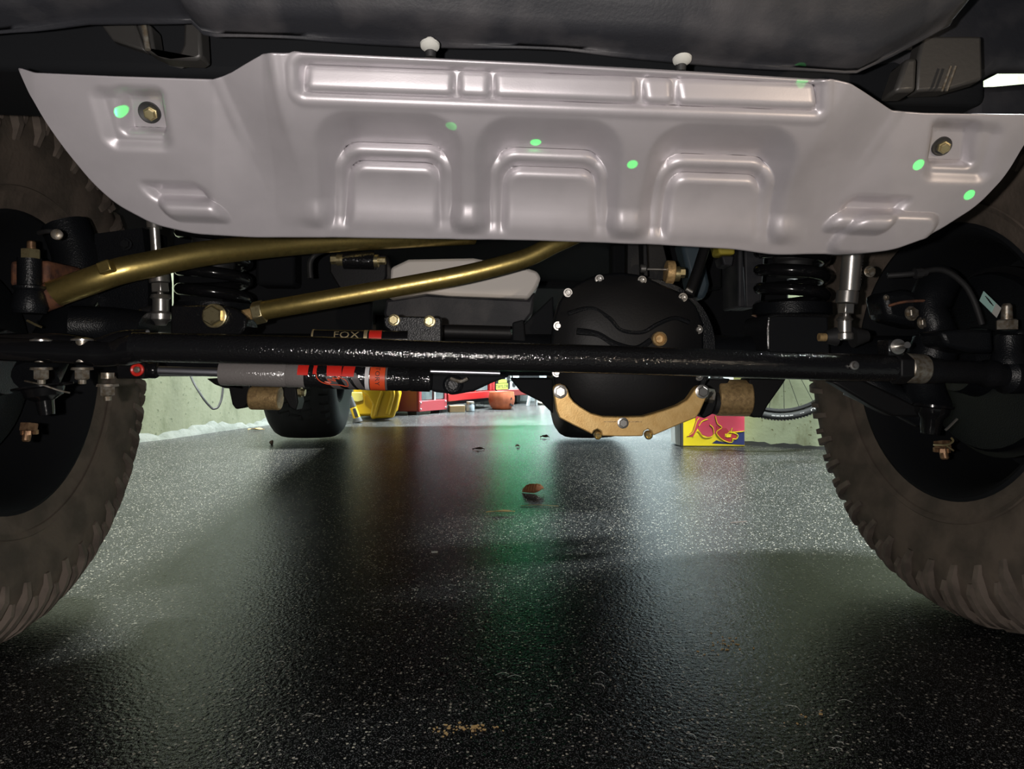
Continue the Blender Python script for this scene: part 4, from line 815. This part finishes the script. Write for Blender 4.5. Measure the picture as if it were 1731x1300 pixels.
# long red bench units
def bench(name, label, pa, pb, zb_, red, fill):
    a, b = Vector(pa), Vector(pb); u = (b - a).normalized(); nrm = Vector((u.y, -u.x, 0)); L = (b - a).length
    root = empty(name, a); tag(root, label, 'cabinet', None)
    def bx(u0, u1, z0, z1, o0, o1): return G().prism([a + u * u0 + nrm * o0 + UP * z0, a + u * u1 + nrm * o0 + UP * z0, a + u * u1 + nrm * o1 + UP * z0, a + u * u0 + nrm * o1 + UP * z0], (0, 0, z1 - z0))
    mk('carcass', bx(0, L, zb_, .9, -.45, 0), fill, root, bevel=.006)
    return root, bx, L
d1 = 5.75; bA = at(753, 5.72); bB = at(834, 6.3)
rb1, bx1, L1_ = bench('tool_bench', 'bright red steel bench unit with dark glazed doors, behind the dark red cabinet', bA, bB, .06, 'red_paint', 'dull_black')
mk('bottom_rail', bx1(0, L1_, .09, .155, .002, .03), 'red_paint', rb1, bevel=.006)
for u0 in (.0, L1_ * .48, L1_ * .86, L1_ - .07): mk('door_post', bx1(u0, u0 + .06, .155, .88, .002, .026), 'red_paint', rb1, bevel=.006)
for u0, u1 in ((.07, L1_ * .47), (L1_ * .55, L1_ * .85)): mk('glass_panel', bx1(u0, u1, .16, .86, .002, .01), 'glass_grey', rb1, bevel=.002)
for u0 in (.05, L1_ - .12): mk('leg', bx1(u0, u0 + .05, 0, .062, -.2, -.15), 'rubber_black', rb1)
bC = at(838, 6.55); bD = at(912, 6.95)
rb2, bx2, L2_ = bench('sticker_cabinet', 'black cabinet with red bottom rail covered in pale and yellow stickers, behind the clay pumpkin', bC, bD, .10, 'red_paint', 'satin_black')
mk('bottom_rail', bx2(0, L2_, .085, .145, .002, .03), 'dark_red', rb2, bevel=.006)
stk = [(.0, .155, .150, .205, 'lime'), (.03, .14, .21, .245, 'lime'), (.165, .31, .128, .150, 'white_metal'), (.325, .46, .128, .150, 'tag_green'), (.18, .285, .155, .225, 'sticker_grey'), (.12, .2, .235, .285, 'sticker_grey'), (.0, .085, .25, .30, 'tag_green'), (.29, .37, .185, .23, 'white_metal'), (.38, .45, .16, .21, 'sticker_grey'), (.22, .30, .24, .29, 'white_metal')]
rnd = random.Random(4)
for u0, u1, z0, z1, mm in stk:
    if u1 > L2_: u1 = L2_ - .01
    if u0 < u1: mk('sticker', bx2(u0, u1, z0, z1, .002, .004), mm, rb2)
    if mm == 'sticker_grey' and u1 - u0 > .075:
        mk('sticker_emblem', G().revolve(Vector(bC) + (Vector(bD) - Vector(bC)).normalized() * ((u0 + u1) / 2) + UP * ((z0 + z1) / 2) + Vector(((Vector(bD) - Vector(bC)).normalized().y, -(Vector(bD) - Vector(bC)).normalized().x, 0)) * .0042, ((Vector(bD) - Vector(bC)).normalized().y, -(Vector(bD) - Vector(bC)).normalized().x, 0), [(0, .026), (.001, .026), (.001, .015), (0, .015)], 16), 'rubber_black', rb2)
vs, fs = text_geo('TAYLOR', .044)
uu = (Vector(bD) - Vector(bC)).normalized(); nn = Vector((uu.y, -uu.x, 0))
mk('lettering', G().add([Vector(bC) + uu * (.078 + v.x * .95) + nn * .0048 + UP * (.177 + v.y) for v in vs], fs), 'rubber_black', rb2, smooth=0)
for u0 in (.02, L2_ - .08): mk('leg', bx2(u0, u0 + .05, 0, .102, -.3, -.25), 'rubber_black', rb2)
# clay pumpkin
pk_ = G0(848, 691.5); rp = R(22.5, pk_.y)
pe = empty('pumpkin_pot', pk_); tag(pe, 'orange jack-o-lantern pot with carved face on the garage floor before the sticker cabinet', 'pumpkin')
def pumpkin():
    prof = [(.0, .62), (.01, .72), (.05, .90), (.09, .985), (.13, 1.0), (.17, .97), (.205, .94), (.21, .93), (.205, .90), (.12, .92), (.05, .8), (.03, .0)]
    g = G(); vs = []; fs = []; n = 72
    for t, r in prof:
        for j in range(n):
            a = 2 * PI * j / n; q = rp * r * (1 - .03 * (abs(math.cos(a * 5)) ** 6)); vs.append(pk_ + Vector((math.cos(a) * q, math.sin(a) * q, t * .72)))
    for i in range(len(prof) - 1):
        for j in range(n): fs.append((i * n + j, i * n + (j + 1) % n, (i + 1) * n + (j + 1) % n, (i + 1) * n + j))
    fs.append(tuple(range(n - 1, -1, -1)))
    return g.add(vs, fs)
mk('pot_body', pumpkin(), 'terracotta', pe)
for nm, pts in (('eye', [(862.5, 675.5), (865.5, 675), (864.5, 671)]), ('mouth', [(862.5, 681), (865, 685), (867, 683.5), (865.5, 687.5), (863, 685.5)])):
    x = [p[0] for p in pts]; q = []
    for px, py in pts:
        X = (px - CX) / F * pk_.y; off = X - pk_.x; q.append(Vector((X, pk_.y - math.sqrt(max(1e-5, rp * rp * 1.0 - off * off)) - .002, H - (py - CY) / F * (pk_.y - .06))))
    mk(nm, G().prism(q, (.004, .02, 0)), 'dull_black', pe)
# cardboard box, glass jar, white trestle, small grey kettle
bx0 = G0(771, 697); bxe = mk('cardboard_box', G().box(bx0 + Vector((0, .04, .028)), (.13, .08, .054), .3), 'cardboard', bevel=.003)
tag(bxe, 'small brown cardboard box on the floor under the red bench', 'box')
jr = G0(795, 695.5); jo = empty('glass_jar', jr); tag(jo, 'clear shiny jar standing under the red bench right of the cardboard box', 'jar')
mk('jar_body', G().revolve(jr, UP, [(0, .030), (.004, .036), (.05, .036), (.06, .03), (.066, .03)], 20), 'clear_plastic', jo)
mk('lid', G().revolve(jr + UP * .066, UP, [(0, .032), (.015, .032), (.017, .03), (.017, 0)], 20), 'dull_steel', jo)
tp = G0(892, 686); to = empty('trestle', tp); tag(to, 'white metal two-legged trestle on the floor right of the pumpkin pot', 'stand')
mk('leg', G().tube([tp + Vector((0, 0, .0)), tp + Vector((.03, 0, .14))], .016, 4), 'white_metal', to, bevel=.002)
tq = at(906, tp.y + .1); mk('leg', G().tube([tq, tq + Vector((.01, 0, .10))], .016, 4), 'white_metal', to, bevel=.002)
mk('crossbar', G().tube([tp + Vector((.03, 0, .14)), tq + Vector((.012, 0, .10))], .02, 4), 'dark_red', to, bevel=.002)
kp = G0(917, 684); ko = empty('metal_pot', kp); tag(ko, 'small dark metal pot with knobbed lid on the floor right of the white trestle', 'pot')
mk('pot_bowl', G().revolve(kp, UP, [(0, .05), (.02, .065), (.045, .05), (.05, .045)], 20), 'dull_steel', ko)
mk('lid', G().revolve(kp + UP * .05, UP, [(0, .047), (.012, .035), (.018, .008), (.03, .012), (.034, 0)], 20), 'chrome', ko)
# drinks box with the charging bull print
dB = 3.52
db = empty('drinks_box', at(1205, dB)); tag(db, 'yellow, red and navy drinks carton with charging bull print, against the right wall', 'box')
yb = 745; zf = H - (yb - CY) / F * dB
def q(px, py, off=0.0): return P(px, min(py, CY + H / dB * F - .5), dB - off)
mk('carton', G().prism([P(1152, 655, dB), P(1259, 655, dB), P(1259, 605 + H / dB * F - .4, dB), P(1152, 605 + H / dB * F - .4, dB)], (.0, .11, 0)), 'bull_yellow', db, bevel=.003)
mk('white_side', G().prism([P(1140, 690, dB + .03), P(1151, 690, dB + .005), P(1151, 754, dB + .005), P(1142, 751, dB + .03)], (0, .1, 0)), 'paper_white', db, bevel=.003)
mk('edge_strip', G().prism([P(1151, 690, dB - .004), P(1155, 690, dB - .004), P(1155, 754, dB - .004), P(1151, 754, dB - .004)], (0, .02, 0)), 'rubber_black', db)
k7 = lambda x, y: (x / 5.41 + 1100, y / 5.41 + 620)
YB = 605 + H / dB * F
def flat(name, pts, m, off):
    mk(name, G().prism([P(x, y, dB - off) for x, y in (k7(*p) for p in pts)], (0, .0008, 0)), m, db, smooth=0)
flat('red_field', [(410, 240), (858, 240), (858, 590), (740, 590), (640, 560), (560, 640), (520, 640), (470, 620), (430, 560), (390, 640), (330, 640), (380, 590), (410, 500)], 'bull_pink', .0015)
flat('navy_field', [(740, 598), (858, 594), (858, 715), (560, 700), (600, 672), (660, 690), (760, 680), (800, 630)], 'bull_navy', .002)
flat('bull_leg', [(600, 540), (640, 560), (690, 560), (720, 595), (790, 610), (780, 660), (740, 660), (735, 688), (690, 685), (620, 640), (600, 600)], 'bull_red', .003)
flat('bull_hoof', [(680, 612), (740, 618), (720, 648), (680, 640)], 'bull_yellow', .004)
for pts in ([(590, 450), (610, 520), (650, 555), (600, 600), (640, 655), (700, 688), (745, 690), (750, 660), (785, 660), (795, 622), (720, 600), (690, 640), (735, 640)], [(850, 590), (760, 600), (730, 605), (745, 560)], [(340, 632), (385, 600), (420, 500), (445, 470)], [(390, 640), (430, 585), (480, 640), (540, 645), (575, 620), (570, 560), (540, 530)], [(440, 540), (470, 500), (520, 480)]):
    mk('bull_outline', G().tube([P(*k7(a.x, a.y), dB - .0045) for a in smoothpath([Vector((x, y, 0)) for x, y in pts], 4)], .0022, 6), 'bull_yellow', db)
# bicycle wheel hanging at the right wall
bc = P(1318, 583, 3.22); Rb = R(121, 3.22)
bw = empty('bicycle_wheel', bc); tag(bw, 'black-tyred bicycle wheel hanging in front of the stained right wall', 'wheel')
bn = Vector((-.12, -1, 0)).normalized(); bu = UP.cross(bn).normalized()
def circ(r, n=72, off=0): return [bc + bu * (math.cos(2 * PI * i / n) * r) + UP * (math.sin(2 * PI * i / n) * r) + bn * off for i in range(n + 1)]
mk('tyre', G().tube(circ(Rb, 90), .0165, 12, False), 'tyre_black', bw)
g = G()
for i in range(150):
    a = 2 * PI * i / 150; c = bc + (bu * math.cos(a) + UP * math.sin(a)) * (Rb + .0165); g.box(c + bn * .004, (.005, .014, .006), rot=Matrix.Rotation(0, 3, 'Y'))
tk = mk('knobs', g, 'tyre_black', bw, smooth=0); tk['kind'] = 'stuff'
mk('rim', G().tube(circ(Rb - .026), .010, 8, False), 'satin_black', bw)
mk('hub', G().tube([bc - bn * .05, bc + bn * .05], .02, 16), 'dull_steel', bw)
for i in range(28):
    a = 2 * PI * (i + .3) / 28; b = a + (.25 if i % 2 else -.25); of = .03 if i % 2 else -.03
    mk('spoke', G().tube([bc + (bu * math.cos(b) + UP * math.sin(b)) * .02 + bn * of, bc + (bu * math.cos(a) + UP * math.sin(a)) * (Rb - .03)], .0012, 5, False), 'dull_black', bw)
vs, fs = text_geo('=====   --   U', 1.0); wmx = max(v.x for v in vs)
def onb(v):
    a = -PI / 2 + .02 + (v.x / wmx) * .42; r = Rb - .006 + v.y * .012; return bc + (bu * math.cos(a) * -1 * -1 + Vector((0, 0, 0))) * r + UP * (math.sin(a) * r) + bn * .0178
sgn = 1 if bu.x > 0 else -1
g = G().add([bc + bu * (sgn * math.cos(-PI / 2 + .18 + v.x / wmx * .30) * (Rb - .004 + v.y * .012)) + UP * (math.sin(-PI / 2 + .18 + v.x / wmx * .30) * (Rb - .004 + v.y * .012)) + bn * .0172 for v in vs], fs)
mk('lettering', g, 'print_white', bw, smooth=0)
# cable looped on the left wall
cbl = mk('wall_cable', G().tube(smoothpath([P(312, 560, 3.9), P(320, 628, 3.85), P(340, 668, 3.82), P(356, 688, 3.83), (P(363, 691, 3.84)), P(371, 684, 3.86), P(377, 655, 3.9), P(382, 560, 3.96)], 6), .006, 8), 'bumper_plastic')
tag(cbl, 'dark cable hanging in a loop in front of the pale green left wall', 'cable')

# ------------------------------------------------------------------ litter on the floor
def leaf(px, py, ln, wd, cup, rz, m, label, name='fallen_leaf', lift=0.0):
    o = G0(px, py); rt = Matrix.Rotation(rz, 3, 'Z'); rnd = random.Random(px)
    root = empty(name, o); tag(root, label, 'leaf')
    def fn(u, v):
        t = u * 2 - 1; hw = wd * (1 - abs(t) ** 2.2) ** .8 + .0004; s = (v * 2 - 1)
        z = cup * (s * s * .6 + .5 * math.sin(u * PI) + .25 * math.sin(u * 9 + s * 2)) + .0015 + lift
        return o + rt @ Vector((t * ln, s * hw, z))
    b = mk('blade', G().grid(fn, 18, 8), m, root, solid=.0006)
    mk('vein', G().tube([fn(i / 18, .5) + Vector((0, 0, .0009)) for i in range(19)], .0007, 6), 'leaf_vein', root)
    if cup > .008:
        g = G()
        for k in range(4, 15, 2):
            for e in (0.12, .88): g.tube([fn(k / 18, .5) + UP * .0008, fn((k + 2) / 18, (.5 + e) / 2) + UP * .0008, fn((k + 3) / 18, e) + UP * .0008], .0004, 5)
        mk('side_veins', g, 'leaf_vein', root)
    return root
def curled_leaf():
    o = G0(901, 832); root = empty('fallen_leaf', o); tag(root, 'large curled reddish brown leaf with pale veins on the wet floor', 'leaf')
    def fn(u, v):
        t = u * 2 - 1; r = .025 * (1 - abs(t) ** 2.4) ** .75 + .0025; a = math.radians(-15 + 150 * v)
        sag = .010 * max(0, t) * (1 - v); lift = .006 * max(0, t - .2)
        return o + Vector((t * .037, -r * math.cos(a) * .75 + .003 * math.sin(7 * u), max(.0012, r * (math.sin(a) + .26) * .82 + lift + sag + .0010 * math.sin(u * 40) * math.sin(v * PI))))
    mk('blade', G().grid(fn, 26, 12), 'leaf_brown', root, solid=.0006)
    mk('vein', G().tube([fn(i / 26, .62) + Vector((0, -.0008, .0008)) for i in range(1, 26)], .0009, 6), 'leaf_vein', root)
    g = G()
    for k in range(3, 24, 3):
        g.tube([fn(k / 26, .62 - .1 * j) + Vector((0, -.0007, .0003)) + Vector((-.001 * j, 0, 0)) for j in range(6)], .0005, 5)
    mk('side_veins', g, 'leaf_vein', root)
curled_leaf()
leaf(846, 868, .042, .006, .004, .1, 'leaf_tan', 'narrow tan shred of leaf lying nearest the camera', lift=.002)
leaf(809, 761, .030, .010, .010, .1, 'leaf_dark', 'dark crumpled leaf scrap at the left of the three in the green reflection')
leaf(875, 756, .014, .010, .010, .6, 'leaf_dark', 'smallest dark leaf scrap, middle one in the green reflection')
leaf(921, 741, .026, .014, .014, -.2, 'leaf_dark', 'dark leaf scrap beside the right rear tyre')
leaf(433, 727.5, .05, .02, .010, .1, 'leaf_tan', 'tan leaf at the foot of the left wall')
stw = mk('straw', G().tube([G0(880, 856) + UP * .002, G0(910, 855) + UP * .003, G0(944, 856.5) + UP * .002], .0008, 6), 'leaf_tan')
tag(stw, 'thin pale straw lying right of the tan leaf shred', 'straw')
pg = G0(459, 752); peb = G(); rnd = random.Random(2)
peb.ball(pg + UP * .011, .012, 10); peb.v = [tuple(Vector(v) + Vector((rnd.uniform(-.002, .002),) * 3)) for v in peb.v]
tag(mk('pebble', peb, 'leaf_dark'), 'small black pebble on the floor left of the left rear tyre', 'pebble')
wf = G(); o = G0(733, 935)
wf.box(o + Vector((0, 0, .0025)), (.010, .006, .003), .3).box(o + Vector((.006, .002, .002)), (.006, .005, .003), .9)
tag(mk('paper_scrap', wf, 'paper_white', bevel=.0006), 'tiny white scrap of paper on the dark wet floor', 'scrap')
tw = mk('twig', G().tube([G0(1235, 885) + UP * .002, G0(1262, 884) + UP * .004], .0014, 6), 'leaf_dark'); tag(tw, 'short dark twig on the bright wet floor before the right front tyre', 'twig')
cr = G(); rnd = random.Random(8)
for (cx, cy, sx_, sy_, n) in ((795, 1232, 50, 8, 46), (1225, 1092, 45, 16, 34), (745, 1240, 20, 8, 10), (1370, 1215, 30, 14, 8)):
    for k in range(n):
        o = G0(cx + rnd.gauss(0, sx_ * .5), cy + rnd.gauss(0, sy_ * .5)); s = rnd.uniform(.0008, .0022); cr.box(o + UP * s * .4, (s * rnd.uniform(1, 2.4), s, s * .6), rnd.uniform(0, 3))
tag(mk('leaf_crumbs', cr, 'leaf_tan', smooth=0), 'scattered golden brown leaf crumbs on the wet floor', 'debris', None, 'stuff')
fb = G()
for k in range(60):
    o = G0(rnd.uniform(300, 1450), rnd.uniform(960, 1290)); a = rnd.uniform(0, PI); l = rnd.uniform(.006, .02)
    fb.tube(smoothpath([o + UP * .001, o + Vector((math.cos(a) * l * .5, math.sin(a) * l * .5, .002)), o + Vector((math.cos(a + .5) * l, math.sin(a + .5) * l, .001))], 3), .00022, 4)
tag(mk('fibres', fb, 'paper_white', smooth=0), 'fine pale fibres scattered over the dark wet floor', 'debris', None, 'stuff')
